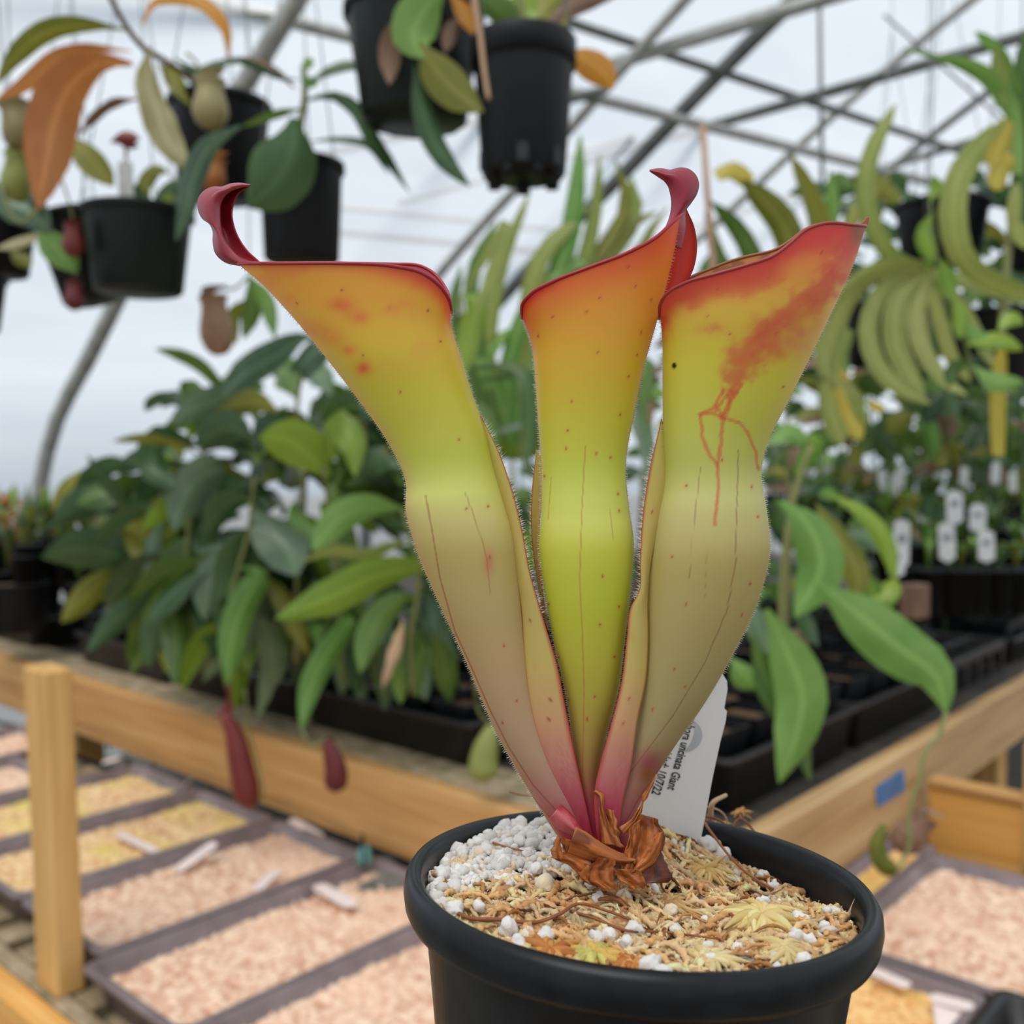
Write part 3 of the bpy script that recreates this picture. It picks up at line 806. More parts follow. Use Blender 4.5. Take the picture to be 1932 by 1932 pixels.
# ---- trays, pots and the leaf mass on the left side of the bench
for i, (s0, s1, lab) in enumerate([(.56, 1.10, 'black tray of leafy pots on the bench nearest its corner'), (1.13, 1.67, 'second black tray of leafy pots on the left bench edge'), (1.72, 2.26, 'third black tray of leafy pots, above the post'), (2.6, 3.1, 'far black tray at the left picture edge')]):
    tray(lab, s0, s1, .085, .36, BZ - .012, .105, M['btray'], 'black trays on the bench')
def sq_pot(label, s, t, z, w, h, mat='black', group='square black pots', yaw=0):
    o = thing('square_pot', label, 'pot', tuple(B(s, t, z)), group)
    def lp_(r, zz): return [B(s - r, t - r, zz), B(s + r, t - r, zz), B(s + r, t + r, zz), B(s - r, t + r, zz)]
    L_ = [lp_(w * .36, z), lp_(w * .48, z + h * .86), lp_(w * .5, z + h * .87), lp_(w * .52, z + h), lp_(w * .47, z + h), lp_(w * .45, z + h * .85)]
    v = np.array(L_).reshape(-1, 3); f = grid_faces(6, 4, True).tolist() + [[3, 2, 1, 0]]
    mesh('pot_body', v, f, M[mat], o, smooth=False)
    v = np.array(lp_(w * .455, z + h * .87)); mesh('potting_mix', v, [[0, 1, 2, 3]], M['soil'], o, smooth=False)
    return o
for s in (.64, .78, .92, 1.03, 1.22, 1.36, 1.5, 1.61, 1.8, 1.94, 2.08, 2.19):
    for t in (.16, .285):
        sq_pot('square black pot in the tray under the left leaves', s, t, BZ - .004, .105, .115 + .02 * rnd.random(), group='pots under the left leaves')

masses = [  # one plant each: base pixel, stem path
    ('dark leaved pitcher vine at the left end of the leafy trays', '250,1170 235,1080 230,990 280,930', 2.35),
    ('pitcher vine with grey green upper leaves reaching the film wall', '350,1220 350,1080 370,920 420,760 470,700', 2.2),
    ('pitcher vine with drooping leaves over the second black tray', '450,1230 440,1120 470,1000 480,900', 2.1),
    ('tall grey green pitcher vine behind the left pitcher', '560,1250 560,1100 575,900 560,760 590,640', 2.15),
    ('bright green pitcher vine in the middle of the left tray', '650,1280 640,1150 625,1000 610,880', 2.0),
    ('pitcher vine with yellow green leaves close behind the left pitcher', '780,1310 775,1200 790,1100 760,960', 1.9),
    ('tall vine with narrow leaves between the pitchers', '900,1330 890,1150 900,950 880,760 870,560', 2.05)]
MP = []
for lab, s, d in masses:
    q = pts(s)
    o = thing('pitcher_vine', lab, 'vine', tuple(P(q[0, 0], q[0, 1], d)), 'leafy vines in the left trays')
    stem(o, s, d, .006, d1=d - .05)
    MP.append((o, q, d))
def vine_leaf(s, w, m_, roll=15, pl=None, fold=.25, wave=0, prepend=True, dd=-.12):
    q = pts(s) if isinstance(s, str) else s
    if pl is None:
        best = min(range(len(MP)), key=lambda i: np.min(np.hypot(*(cr(MP[i][1], 20) - q[0]).T)))
    else: best = pl
    o, st, d = MP[best]
    sp = cr(st, 30); j = np.argmin(np.hypot(*(sp - q[0]).T))
    if prepend and np.hypot(*(sp[j] - q[0])) > 12: q = np.vstack([sp[j], q])
    leaf(o, q, d, w, m_, roll, fold, None, wave, d1=d + dd)
for s, w, m_, r in [('420,735 375,690 330,668 292,658', 30, 'grass', 30), ('575,640 520,672 455,712 416,748', 64, 'lgrey', 25), ('480,720 430,750 370,770 318,800', 62, 'lgrey', 30), ('560,700 600,660 640,640', 60, 'lgrey', 35),
        ('268,990 235,955 200,910 164,858', 36, 'ldark', 40), ('360,850 310,834 260,828 212,832', 24, 'lolive', 40), ('300,830 290,880 330,920', 60, 'ldark', 20),
        ('478,955 515,1000 545,1045 562,1085', 92, 'lgrey', 10), ('245,1060 190,1040 130,1040 78,1052', 86, 'ldark', 20), ('222,1085 180,1110 150,1140 116,1175', 54, 'lolive', 20),
        ('318,1115 330,1180 335,1240 330,1295', 54, 'grass', 10), ('372,1085 395,1140 405,1190 405,1245', 70, 'ldark', 20), ('492,1080 460,1140 438,1210 430,1292', 58, 'lfresh', 15), ('300,1100 250,1145 200,1190 164,1232', 50, 'ldark', 25),
        ('665,1165 620,1230 585,1300 568,1380', 48, 'lfresh', 15), ('842,1178 812,1205 796,1250 788,1315', 50, 'lfresh', 10), ('805,1072 720,1085 630,1125 520,1168', 76, 'lbright', 25), ('765,1130 710,1175 690,1220 680,1270', 54, 'grass', 20),
        ('622,900 585,860 540,830 490,825', 92, 'lbright', 15), ('620,860 640,800 665,830 670,900', 60, 'lbright', 20), ('640,790 690,820 720,870', 64, 'lgrey', 20), ('700,960 640,980 590,1040', 66, 'lfresh', 25), ('560,960 600,1010 640,1060', 52, 'lfresh', 25),
        ('740,1030 690,1050 630,1040 570,1060', 30, 'lstrap', 30), ('430,880 380,900 340,960 330,1000', 76, 'lgrey', 20), ('290,940 270,990 280,1040 320,1070', 70, 'lolive', 20), ('330,950 300,970 270,1000', 40, 'lbright', 10), ('600,1190 640,1230 650,1290', 44, 'lfresh', 25), ('360,1010 400,1030 480,1010', 50, 'lgrey', 35),
        ('870,600 860,660 880,720', 40, 'grass', 15), ('900,560 885,640 865,720', 46, 'lbright', 25), ('960,420 930,520 890,600', 34, 'lstrap', 20), ('880,760 920,800 940,860', 44, 'grass', 20), ('890,1000 930,960 980,950', 40, 'lfresh', 30), ('960,1130 985,1060 1000,980', 44, 'lbright', 30), ('985,700 1000,800 990,900', 36, 'grass', 20), ('1200,780 1225,860 1215,960', 44, 'lgrey', 30), ('1225,700 1215,760 1225,830', 40, 'grass', 30)]:
    vine_leaf(s, w, m_, r)
for k in range(210):
    a = rnd.random() * 6.283; q = math.sqrt(rnd.random())
    bx = 560 + 330 * q * math.cos(a); by = 960 + 235 * q * math.sin(a)
    if bx < 330 and by < 880: continue
    an = a + rnd.gauss(0, .9); L = rnd.uniform(90, 170)
    dx, dy = math.cos(an), math.sin(an) * .8 + .25
    q_ = np.array([[bx, by], [bx + dx * L * .4, by + dy * L * .4 - 14], [bx + dx * L * .75, by + dy * L * .75 + 2], [bx + dx * L, by + dy * L + 26]])
    vine_leaf(q_, rnd.uniform(40, 78), rnd.choice(['ldark', 'ldark', 'ldark', 'grass', 'grass', 'lgrey', 'lolive', 'lbright']), rnd.uniform(-50, 60), dd=rnd.uniform(-.02, .35), prepend=False)
for k in range(46):             # lower skirts hanging over the trays
    bx = rnd.uniform(230, 860); by = 1080 + (bx - 230) * .12 + rnd.uniform(-40, 60)
    L = rnd.uniform(80, 150); dx = rnd.uniform(-.5, .5)
    q_ = np.array([[bx, by], [bx + dx * L * .4, by + L * .3], [bx + dx * L * .7, by + L * .7], [bx + dx * L * .8, by + L]])
    vine_leaf(q_, rnd.uniform(36, 60), rnd.choice(['ldark', 'ldark', 'grass', 'lgrey', 'lfresh']), rnd.uniform(-40, 50), dd=rnd.uniform(-.02, .15), prepend=False)
# red and yellow pitchers hanging down in front of the left board
o = MP[2][0]; d = 1.95
def long_pitcher(par, s, d, r0, mat, lidmat=None):
    q = pts(s); path = cr(P(q[:, 0], q[:, 1], np.full(len(q), d)), 14)
    rr = np.interp(np.linspace(0, 1, 14), [0, .1, .35, .8, .95, 1], np.array([.35, .5, .8, 1, .7, .15]) * r0 * d / F)
    v, f = tube_geo(path, rr, 14); pt = mesh('pitcher', v, f, M[mat], par)
    return pt
long_pitcher(o, '422,1345 440,1380 452,1430 462,1480 472,1528', d, 26, 'lred'); stem(o, '430,1292 432,1320 416,1352', d, .004, 'lred', name='tendril'); leaf(o, '405,1352 425,1340 440,1325', d, 22, 'lred', 20, .4, name='lid'); stem(o, '462,1300 470,1380 488,1450 494,1500 474,1532', d, .003, name='tendril')
o = MP[4][0]
long_pitcher(o, '618,1395 625,1420 634,1455 632,1495', 1.85, 23, 'lred'); stem(o, '570,1378 590,1410 612,1392', 1.85, .003, name='tendril')
o = MP[5][0]
long_pitcher(o, '928,1370 920,1400 912,1440 916,1475', 1.75, 30, 'lcupg'); stem(o, '900,1330 905,1345 930,1368', 1.75, .003, name='tendril')
leaf(MP[5][0], '760,1170 750,1215 738,1260 722,1300', 1.85, 26, 'twig', 20, .5, None, .3, name='dry_leaf')

# ---- far greenery at left
def tuft(name, label, x, y, d, wpx, hpx, n, mats, group, potc=None, lw=.16, cat='plant', seed=0):
    rs = random.Random(seed)
    base = P(x, y, d); k = d / F
    o = thing(name, label, cat, tuple(base), group)
    if potc is not None:
        w_, h_ = potc
        v, f = lathe_geo([(0, -h_), (w_ * .38, -h_), (w_ * .48, -h_ * .1), (w_ * .5, -h_ * .1), (w_ * .5, 0), (w_ * .45, 0), (0, -.01)], 12, base); mesh('pot_body', v, f, M['black'], o)
    for i in range(n):
        a = rs.random() * 6.283; sp = rs.uniform(.2, 1)
        e = np.array([math.cos(a), math.sin(a), 0])
        tip = base + e * wpx * k * .5 * sp + np.array([0, 0, hpx * k * rs.uniform(.35, 1) * (1.1 - .5 * sp)])
        mid = base + e * wpx * k * .2 * sp + np.array([0, 0, hpx * k * .55 * rs.uniform(.7, 1)])
        wd = np.tile(np.cross(e, [0, 0, 1]), (6, 1))
        v, f = leaf_geo([base, mid, tip], hpx * k * lw * rs.uniform(.7, 1.3), wd, .3, 6)
        mesh('leaf', v, f, M[rs.choice(mats)], o)
    return o
for k in range(34):
    x = rnd.uniform(-30, 290); y = rnd.uniform(1000, 1100); d = rnd.uniform(3.1, 3.9)
    tuft('low_plant', 'small feathery plant in the far greenery at the left edge', x, y, d, 110, rnd.uniform(70, 150), 18, ['grass', 'lfresh', 'lolive', 'lgrey', 'grass', 'lstrap', 'lorange'], 'far greenery at left', lw=.12, seed=k, potc=(.1, d * (y - 890) / F * .0 + .1))
q = B(2.62, .2, BZ); 
round_pot('nursery_pot', 'black pot on the bench at the left picture edge', -40, 92, 1098, 1190, 3.1, M['black'], .9, group='pots on the bench')
bb = PZ(20, 1202, BZ); v, f = lathe_geo([(0, 0), (.03, .003), (.04, .015), (.03, .03), (0, .032)], 12, bb); props(mesh('clay_piece', v, f, M['rust']), 'small orange clay piece on the bench at the left edge', 'clay')

# ---- right side of the bench
for i, (t0, lab) in enumerate([(.20, 'long black tray on the right bench edge behind the white tag'), (.76, 'black tray on the right bench edge above the blue tape'), ]):
    tray(lab, .05, .34, t0, t0 + .54, BZ - .012, .105, M['btray'], 'black trays on the bench')
for t in (.28, .42, .56, .68, .84, .98, 1.12, 1.24):
    for s in (.14, .265):
        sq_pot('square black pot in the trays along the right bench edge', s, t, BZ - .004, .115, .12 + .03 * rnd.random(), group='pots along the right edge')
for i_, (s0, t0) in enumerate(((.40, .40), (.40, .96), (.40, 1.52), (.73, .40), (.73, .97), (.73, 1.55), (.07, 2.0), (.40, 2.08), (1.05, .6), (1.05, 1.2))):
    tray('black pot tray in the shaded middle of the bench', s0, s0 + .28, t0, t0 + .52, BZ - .012, .085, M['btray'], 'shaded black trays')
    for a_ in (.075, .205):
        for b_ in (.07, .195, .32, .445):
            sq_pot('square black pot in the shaded middle of the bench', s0 + a_, t0 + b_, BZ - .004, .115, .12 + .02 * rnd.random(), group='shaded black pots')
# black grid carrying tray
gt = thing('grid_tray', 'empty black grid carrying tray on the right bench edge', 'tray', tuple(B(.2, 1.6, BZ)), 'black trays on the bench')
for t in np.linspace(1.34, 1.90, 6):
    v, f = box_geo(B(.07, t - .008, BZ + .062), .30 * U, .016 * V, np.array([0, 0, .02]), .002); mesh('bar', v, f, M['btray'], gt, smooth=False)
    for s in (.07, .36):
        v, f = box_geo(B(s, t - .012, BZ - .008), .012 * U, .024 * V, np.array([0, 0, .075]), .002); mesh('post', v, f, M['btray'], gt, smooth=False)
for s in (.065, .16, .26, .355):
    v, f = box_geo(B(s, 1.33, BZ + .06), .016 * U, .58 * V, np.array([0, 0, .024]), .002); mesh('bar', v, f, M['btray'], gt, smooth=False)
v, f = box_geo(B(.06, 1.33, BZ - .010), .31 * U, .58 * V, np.array([0, 0, .006]), .001); mesh('base', v, f, M['btray'], gt, smooth=False)
mesh('clay_chip', *lathe_geo([(0, 0), (.03, .003), (.035, .01), (.02, .02), (0, .021)], 10, B(.14, 1.45, BZ - .004)), M['rust']) 
props(bpy.data.objects['clay_chip'], 'orange chip lying inside the black grid tray', 'clay')

# tags and small plants beyond
def up_tag(label, x, ytop, ybot, d, w=.024, mat='greytag', group='white tags in the far pots', prints=True, lean=0):
    a, b = P(x + lean, ybot, d), P(x, ytop, d)
    o = tag_flat('plant_tag', label, a, b, w * 1.0, M[mat], up=(0, -1, .1), group=group)
    if prints:
        e = (b - a); wv = np.array([1, 0, 0]) * w * .26; n_ = np.array([0, -.003, 0])
        c = a + e * .62
        pv = [c + wv * math.cos(q) + e * .09 * math.sin(q) + n_ for q in np.linspace(0, 6.28, 12, endpoint=False)]
        mesh('round_print', pv, [list(range(12))], M['inkgrey'], o, smooth=False)
    return o
rowl = 'small leafy plant in a black pot on the far right bench'
mats_r = ['grass', 'lfresh', 'lgrey', 'lolive', 'lfresh']
sd = 100
for row, (d, y, n, x0, x1) in enumerate([(2.35, 1075, 7, 1740, 1960), (2.6, 1030, 9, 1660, 1960), (2.9, 1000, 9, 1560, 1960), (3.25, 975, 10, 1500, 1960), (3.7, 950, 11, 1470, 1960), (4.2, 935, 12, 1450, 1960)]):
    for k in range(n):
        x = x0 + (x1 - x0) * (k + .5) / n + rnd.uniform(-10, 10)
        sd += 1
        tuft('potted_seedling', 'small leafy plant in a black pot in the %s row of the far right bench' % ('nearest', 'second', 'third', 'fourth', 'fifth', 'farthest')[row], x, y - 4, d, rnd.uniform(80, 120), rnd.uniform(60, 105) * (1 if row < 4 else .8), 14, mats_r, 'small plants on the far right bench, row %d' % (row + 1), potc=(.095, .1 if row else .11), lw=.15, seed=sd)
TG = [(1785, 985, 1062, 2.3), (1860, 1000, 1062, 2.3), (1800, 925, 990, 2.55), (1845, 950, 1005, 2.55), (1702, 980, 1075, 2.2), (1690, 1025, 1090, 2.1), (1640, 1090, 1150, 1.9), (1525, 865, 900, 3.6), (1560, 860, 900, 3.6), (1610, 862, 900, 3.4), (1665, 885, 930, 3.1), (1700, 880, 925, 3.1), (1745, 960, 1010, 2.7), (1820, 880, 920, 3.2), (1880, 870, 915, 3.2), (1830, 830, 870, 4), (1925, 835, 875, 4), (1690, 895, 935, 3.0), (1910, 890, 930, 3.0), (1600, 890, 930, 3.3), (1770, 870, 905, 3.4)]
for x, yt, yb, d in TG:
    up_tag('white plant tag standing among the far right pots', x, yt, yb, d, (16 if d > 2.8 else 31) * d / F, prints=d < 2.6, lean=rnd.uniform(-4, 4))
v, f = box_geo(P(1790, 862, 4.6), np.array([.75, .1, 0]), np.array([0, .05, 0]), np.array([0, 0, .08]), .004)
props(mesh('red_crate', v, f, M['red'], smooth=False), 'red crate edge far behind the right bench plants', 'crate')

rn = thing('pitcher_vine', 'bright green pitcher vine leaning over the right bench edge', 'vine', tuple(P(1480, 1290, 1.6)))
stem(rn, '1480,1290 1475,1180 1480,1060 1500,930 1530,840', 1.6, .007)
for s, w, m_, r, dd in [('1470,945 1520,985 1550,1060 1500,1165', 92, 'lfresh', 10, 1.5), ('1540,1100 1620,1160 1700,1225 1770,1280 1785,1345', 108, 'lfresh', 8, 1.42), ('1445,1150 1480,1220 1515,1320 1500,1400 1470,1478', 100, 'lfresh', 8, 1.42), ('1420,1200 1450,1290 1500,1360 1530,1475', 62, 'grass', 20, 1.46),
        ('1540,950 1580,1010 1620,1090 1612,1150', 60, 'lolive', 25, 1.58), ('1560,930 1620,960 1665,1010 1690,1100', 40, 'lbright', 25, 1.56), ('1440,840 1490,815 1530,840', 50, 'lfresh', 40, 1.6), ('1505,830 1535,830 1500,900', 40, 'lbright', 20, 1.6), ('1570,1020 1630,1015 1690,1040', 44, 'lgrey', 30, 1.6),
        ('1400,1130 1430,1180 1460,1240', 54, 'lgrey', 20, 1.6), ('1380,1240 1400,1270 1430,1300', 50, 'lfresh', 25, 1.5), ('1500,1140 1530,1190 1545,1220', 40, 'ldark', 30, 1.6), ('1630,1080 1660,1130 1700,1110', 50, 'lbright', 20, 1.7), ('1640,1130 1680,1110 1690,1090', 44, 'lbright', 30, 1.7)]:
    leaf(rn, s, dd, w, m_, r)
stem(rn, '1785,1345 1770,1390 1745,1420 1735,1470 1715,1540 1715,1600 1690,1645', 1.40, .0035, name='tendril', d1=1.36)
cup(rn, 1720, 1572, 1.40, 62, 88, 'lspeck', 40, True); long_pitcher(rn, '1668,1555 1655,1590 1662,1625 1692,1648', 1.37, 18, 'lolive')
for s, lab in (('1410,1285 1420,1260 1400,1230', 'left'),): pass
cr1 = thing('pot_carton', 'brown square pot edge inside the right tray', 'pot', tuple(P(1520, 1330, 1.75)))
v, f = box_geo(P(1490, 1290, 1.78), np.array([.045, .03, 0]), np.array([-.02, .03, 0]), np.array([0, 0, .09]), .003); mesh('pot_side', v, f, M['lbrown'], cr1, smooth=False)
v, f = box_geo(P(1725, 1170, 2.0), np.array([.045, .03, 0]), np.array([-.02, .03, 0]), np.array([0, 0, .07]), .003); 
props(mesh('pot_carton', v, f, M['lbrown'], smooth=False), 'brown pot edge standing beside the black grid tray', 'pot')

# strap leaved plants, centre and right
sp = thing('strap_leaf_plant', 'plant with fans of pale drooping strap leaves at the right', 'plant', tuple(P(1745, 640, 2.0)))
stem(sp, '1745,640 1750,580 1745,515', 2.0, .01)
for s, w, m_, r in [('1760,518 1690,492 1645,425 1630,365 1645,280 1690,196', 38, 'lstrap', 20), ('1745,510 1660,512 1600,560 1572,640 1565,690', 46, 'lstrap', 20), ('1740,515 1670,545 1640,620 1665,700 1755,762', 40, 'lpale', 25), ('1742,518 1700,560 1690,640 1715,700 1745,750', 46, 'lpale', 15),
        ('1748,520 1730,580 1745,660 1790,720 1825,745', 38, 'lpale', 25), ('1735,512 1640,530 1570,600 1560,700 1640,765', 36, 'lpale', 30), ('1600,620 1580,700 1610,760 1640,800', 40, 'lstrap', 20), ('1580,700 1600,770 1625,830', 44, 'lyellow', 20), ('1560,720 1570,780 1590,840', 40, 'lstrap', 20),
        ('1752,518 1775,600 1800,680 1830,720', 30, 'lstrap', 25), ('1750,515 1800,560 1850,640 1880,700', 30, 'lpale', 25), ('1755,512 1830,530 1900,548 1950,570', 40, 'lpale', 40), ('1640,760 1655,768 1670,770', 20, 'lyellow', 20)]:
    leaf(sp, s, 1.95, w, m_, r, .25, STRAP)
s2 = thing('strap_leaf_plant', 'tall yellowing strap plant arching down at the right picture edge', 'plant', tuple(P(1900, 640, 1.9)))
for s, w, m_, r in [('1950,560 1870,535 1815,490 1796,420 1806,340 1850,275 1905,225', 52, 'lstrap', 15), ('1905,225 1890,270 1870,320', 46, 'lyellow', 25), ('1920,330 1915,250 1905,200 1860,140 1780,105', 30, 'lfresh', 25), ('1925,420 1928,300 1925,180 1932,60', 42, 'grass', 20), ('1895,200 1885,150 1875,90', 34, 'lstrap', 20), ('1910,230 1850,150 1770,110 1700,92', 14, 'lfresh', 30),
        ('1915,300 1890,320 1880,360', 40, 'lyellow', 20), ('1920,180 1885,100 1840,60', 24, 'lfresh', 30), ('1932,340 1920,400 1935,470', 40, 'lstrap', 20), ('1885,860 1882,760 1888,640', 30, 'lyellow', 10)]:
    leaf(s2, s, 1.85, w, m_, r, .25, STRAP)
stem(s2, '1888,650 1900,500 1915,330 1925,200', 1.88, .008)
s3 = thing('climbing_leaf_plant', 'bright green narrow leaved climber in front of the strap leaves', 'plant', tuple(P(1830, 720, 1.8)))
stem(s3, '1835,720 1820,640 1790,560 1765,470 1755,380', 1.8, .004)
for s, w, m_, r in [('1760,400 1745,440 1760,500', 34, 'lbright', 20), ('1775,490 1790,530 1800,570', 34, 'lbright', 20), ('1755,380 1765,350 1760,330', 24, 'lbright', 10), ('1800,560 1815,600 1810,640', 34, 'lbright', 20), ('1815,610 1850,640 1900,650', 34, 'lfresh', 20), ('1825,650 1870,640 1930,660', 36, 'lbright', 25), ('1835,690 1880,720 1932,720', 40, 'lfresh', 25), ('1830,680 1800,700 1790,730', 34, 'grass', 25), ('1885,620 1910,600 1932,610', 34, 'lbright', 25)]:
    leaf(s3, s, 1.78, w, m_, r)
s4 = thing('broad_strap_plant', 'olive strap leaved plant behind the middle and right pitchers', 'plant', tuple(P(1480, 720, 2.2)))
for s, w, m_, r in [('1480,700 1500,560 1480,430 1400,340', 62, 'lolive', 15), ('1490,700 1540,560 1545,430 1490,290', 50, 'lolive', 20), ('1470,700 1440,560 1400,450 1340,380', 46, 'grass', 20), ('1480,700 1400,560 1350,480 1330,400', 40, 'grass', 30), ('1485,690 1540,520 1570,400 1565,320', 30, 'lfresh', 30), ('1480,700 1520,600 1590,470 1610,380', 34, 'lstrap', 25), ('1350,330 1380,320 1420,350', 36, 'lyellow', 20),
        ('1490,700 1560,600 1600,430 1680,330', 28, 'lolive', 30), ('1340,700 1350,600 1330,520 1360,460', 44, 'grass', 20), ('1620,330 1660,350 1700,380', 40, 'lolive', 20)]:
    leaf(s4, s, 2.2, w, m_, r, .25, STRAP)
s5 = thing('broad_strap_plant', 'fresh green strap leaved plant between the left and middle pitchers', 'plant', tuple(P(960, 900, 2.3)))
for s, w, m_, r in [('960,860 1010,640 1075,430 1095,255', 46, 'lfresh', 15), ('950,860 990,640 1020,480 1110,390', 46, 'lstrap', 20), ('940,860 920,640 950,480 1000,360', 34, 'lstrap', 20), ('950,860 900,640 890,520 935,420', 30, 'grass', 20), ('960,860 970,640 1040,520 1160,470', 40, 'lfresh', 25),
        ('980,860 1080,560 1120,400 1130,290', 40, 'lstrap', 25), ('1000,860 1140,500 1190,420 1240,400', 40, 'lolive', 25), ('1000,860 1100,520 1180,370 1160,300', 34, 'lolive', 30), ('1000,860 1150,480 1200,400 1190,330', 40, 'lstrap', 20), ('990,860 1080,600 1150,540 1240,520', 44, 'grass', 25), ('960,860 880,700 850,600 870,500', 34, 'grass', 20), ('1000,860 1190,560 1210,460 1260,390', 34, 'lolive', 20), ('940,860 930,760 900,690 960,620', 44, 'lfresh', 25), ('1070,480 1080,510 1075,540', 16, 'lred', 0)]:
    leaf(s5, s, 2.25, w, m_, r, .25, STRAP)
props(tube('bamboo_stake', [P(1326, 238, 2.1), P(1334, 360, 2.1), P(1345, 500, 2.1), P(1372, 900, 2.1), P(1380, 1180, 2.1)], .007, M['stake']), 'tan bamboo stake standing between the middle and right pitchers', 'stake')
props(tube('bamboo_stake', [P(1230, 760, 2.25), P(1215, 900, 2.25), P(1200, 1200, 2.25)], .008, M['stembr']), 'brown stake seen through the gap between two pitchers', 'stake')
# dark hanging pots at the right
round_pot('hanging_pot', 'black pot hanging behind the strap leaves at the right', 1690, 1865, 385, 500, 2.5, M['black'], .85, wires=.6)
round_pot('hanging_pot', 'black pot hanging at the right picture edge', 1900, 2060, 370, 505, 2.4, M['black'], .85, wires=.6)
round_pot('hanging_pot', 'dark pot hanging low behind the drooping strap leaves', 1590, 1760, 575, 690, 2.6, M['black'], .85, wires=.7)
round_pot('hanging_pot', 'dark pot hanging low at the right behind the climber', 1790, 1960, 590, 720, 2.7, M['black'], .85, wires=.7)
def far_plants(label, name, group, n, xr, pick, width, size, mats):
    bins = {}
    for k in range(n):
        x, y, d = pick(k)
        b_ = int((x - xr[0]) // width)
        if b_ not in bins:
            xc = xr[0] + (b_ + .5) * width
            base = P(xc, 900, 3.2); base[2] = BZ - .012
            bins[b_] = thing(name, label, 'plant', tuple(base), group)
            top = P(xc, 700, 3.2)
            tube('stem', cr(np.array([base, (base + top) / 2 + [.02, 0, 0], top]), 10), .003, M['ldark'], bins[b_])
        an = rnd.uniform(0, 6.28); L = rnd.uniform(*size)
        q_ = np.array([[x, y], [x + L * .5 * math.cos(an), y + L * .5 * math.sin(an) * .7], [x + L * math.cos(an), y + L * math.sin(an) * .7 + 18]])
        leaf(bins[b_], q_, d, rnd.uniform(24, 48), rnd.choice(mats), rnd.uniform(-50, 50), n=8)
DK = ['ldark', 'ldark', 'ldark', 'grass', 'grass', 'lolive', 'lfresh', 'lbrown']
far_plants('dark leafy plant in the shade behind the strap leaves at the right', 'shade_plant', 'shaded plants at the right', 130, (1540, 1960), lambda k: (rnd.uniform(1540, 1960), rnd.uniform(330, 780), rnd.uniform(2.6, 3.2)), 70, (50, 110), DK[:7])
def pk(k):
    if k < 150: x, y = rnd.uniform(1420, 1760), rnd.uniform(700, 1130)
    elif k < 270: x, y = rnd.uniform(1740, 1970), rnd.uniform(740, 910)
    elif k < 400: x, y = rnd.uniform(1150, 1960), rnd.uniform(600, 930)
    else: x, y = rnd.uniform(830, 1200), rnd.uniform(700, 1150)
    return x, y, (rnd.uniform(3.2, 4.4) if y < 930 and x > 1150 else rnd.uniform(2.4, 3.0))
far_plants('dark leafy plant on the far bench behind the three pitchers', 'far_plant', 'dark plants on the far bench', 500, (830, 1980), pk, 95, (40, 90), DK)
for o_, x, y, d in ((s4, 1482, 700, 2.2), (s5, 965, 860, 2.25)):
    top = P(x, y, d); base = top.copy(); base[2] = BZ - .012
    tube('stalk', cr(np.array([base, (base + top) / 2 + [.015, .01, 0], top]), 10), .005, M['stem'], o_)
for o_, x, y, d in ((sp, 1745, 515, 2.0), (s2, 1925, 200, 1.88), (s3, 1755, 380, 1.8), (lp, 22, 340, 1.72), (hpn, 470, 520, 1.9)):   # hung from the roof on a wire
    a_ = P(x, y, d); b_ = a_.copy(); b_[2] = 3.2
    tube('hanger_wire', [a_, (a_ + b_) / 2, b_], .0012, M['wire'], o_, 5)

#@@FOREGROUND
# ------------------------------------------------------------------ the black pot
PD = .285
PO = P(1203, 1648, PD)
_a, _b = math.radians(2.6), math.radians(-3.4)
PM = (np.array([[math.cos(_a), 0, math.sin(_a)], [0, 1, 0], [-math.sin(_a), 0, math.cos(_a)]])
      @ np.array([[1, 0, 0], [0, math.cos(_b), -math.sin(_b)], [0, math.sin(_b), math.cos(_b)]]))
RO = .0665
PH = .118
def L2W(v): return np.asarray(v, float) @ PM.T + PO
pot = thing('nursery_pot', 'round black plastic pot holding the red and green pitchers', 'pot', tuple(L2W([0, 0, -PH])))
v, f = lathe_geo([(0, -PH), (.044, -PH), (.0462, -PH + .002), (.0606, -.0105), (.0612, -.0095), (.0628, -.0098)], 128)
mesh('pot_body', L2W(v), f, M['potblack'], pot)
v, f = lathe_geo([(.0622, -.0098), (.0635, -.0112), (.0652, -.0108), (.0662, -.0088), (.0668, -.005), (.0664, -.0018), (.0652, 0), (.0636, .0002), (.0622, -.0006), (.0612, -.0026), (.0606, -.006), (.059, -.016), (.0575, -.026)], 128)
mesh('pot_rim', L2W(v), f, M['potblack'], pot)
v, f = lathe_geo([(.0425, -PH + .0005), (.0445, -PH - .003), (.0465, -PH - .003), (.0462, -PH + .002)], 64)
mesh('foot_ring', L2W(v), f, M['potblack'], pot)
for k, (an, zz, r_) in enumerate(((243, -.026, .0013), (242, -.0295, .0018), (248, -.031, .0009), (256, -.0255, .0007), (236, -.034, .0008), (262, -.036, .0006), (228, -.028, .0006))):   # lime flecks on the wall
    an = math.radians(an); R_ = .0606 + (zz + .0105) * (.0606 - .0462) / (PH - .0125)
    e = np.array([math.cos(an), math.sin(an), 0]); tg_ = np.array([-math.sin(an), math.cos(an), 0])
    c_ = e * (R_ + .0001) + np.array([0, 0, zz])
    rim_ = [c_ + r_ * (1 + .4 * math.sin(q * 3 + k)) * (tg_ * math.cos(q) * .7 + np.array([0, 0, 1.3]) * math.sin(q)) for q in np.linspace(0, 6.283, 12, endpoint=False)]
    mesh('lime_fleck', L2W(np.array(rim_ + [c_ + e * .0003])), [[i_, (i_ + 1) % 12, 12] for i_ in range(12)], M['greyprint'], pot)
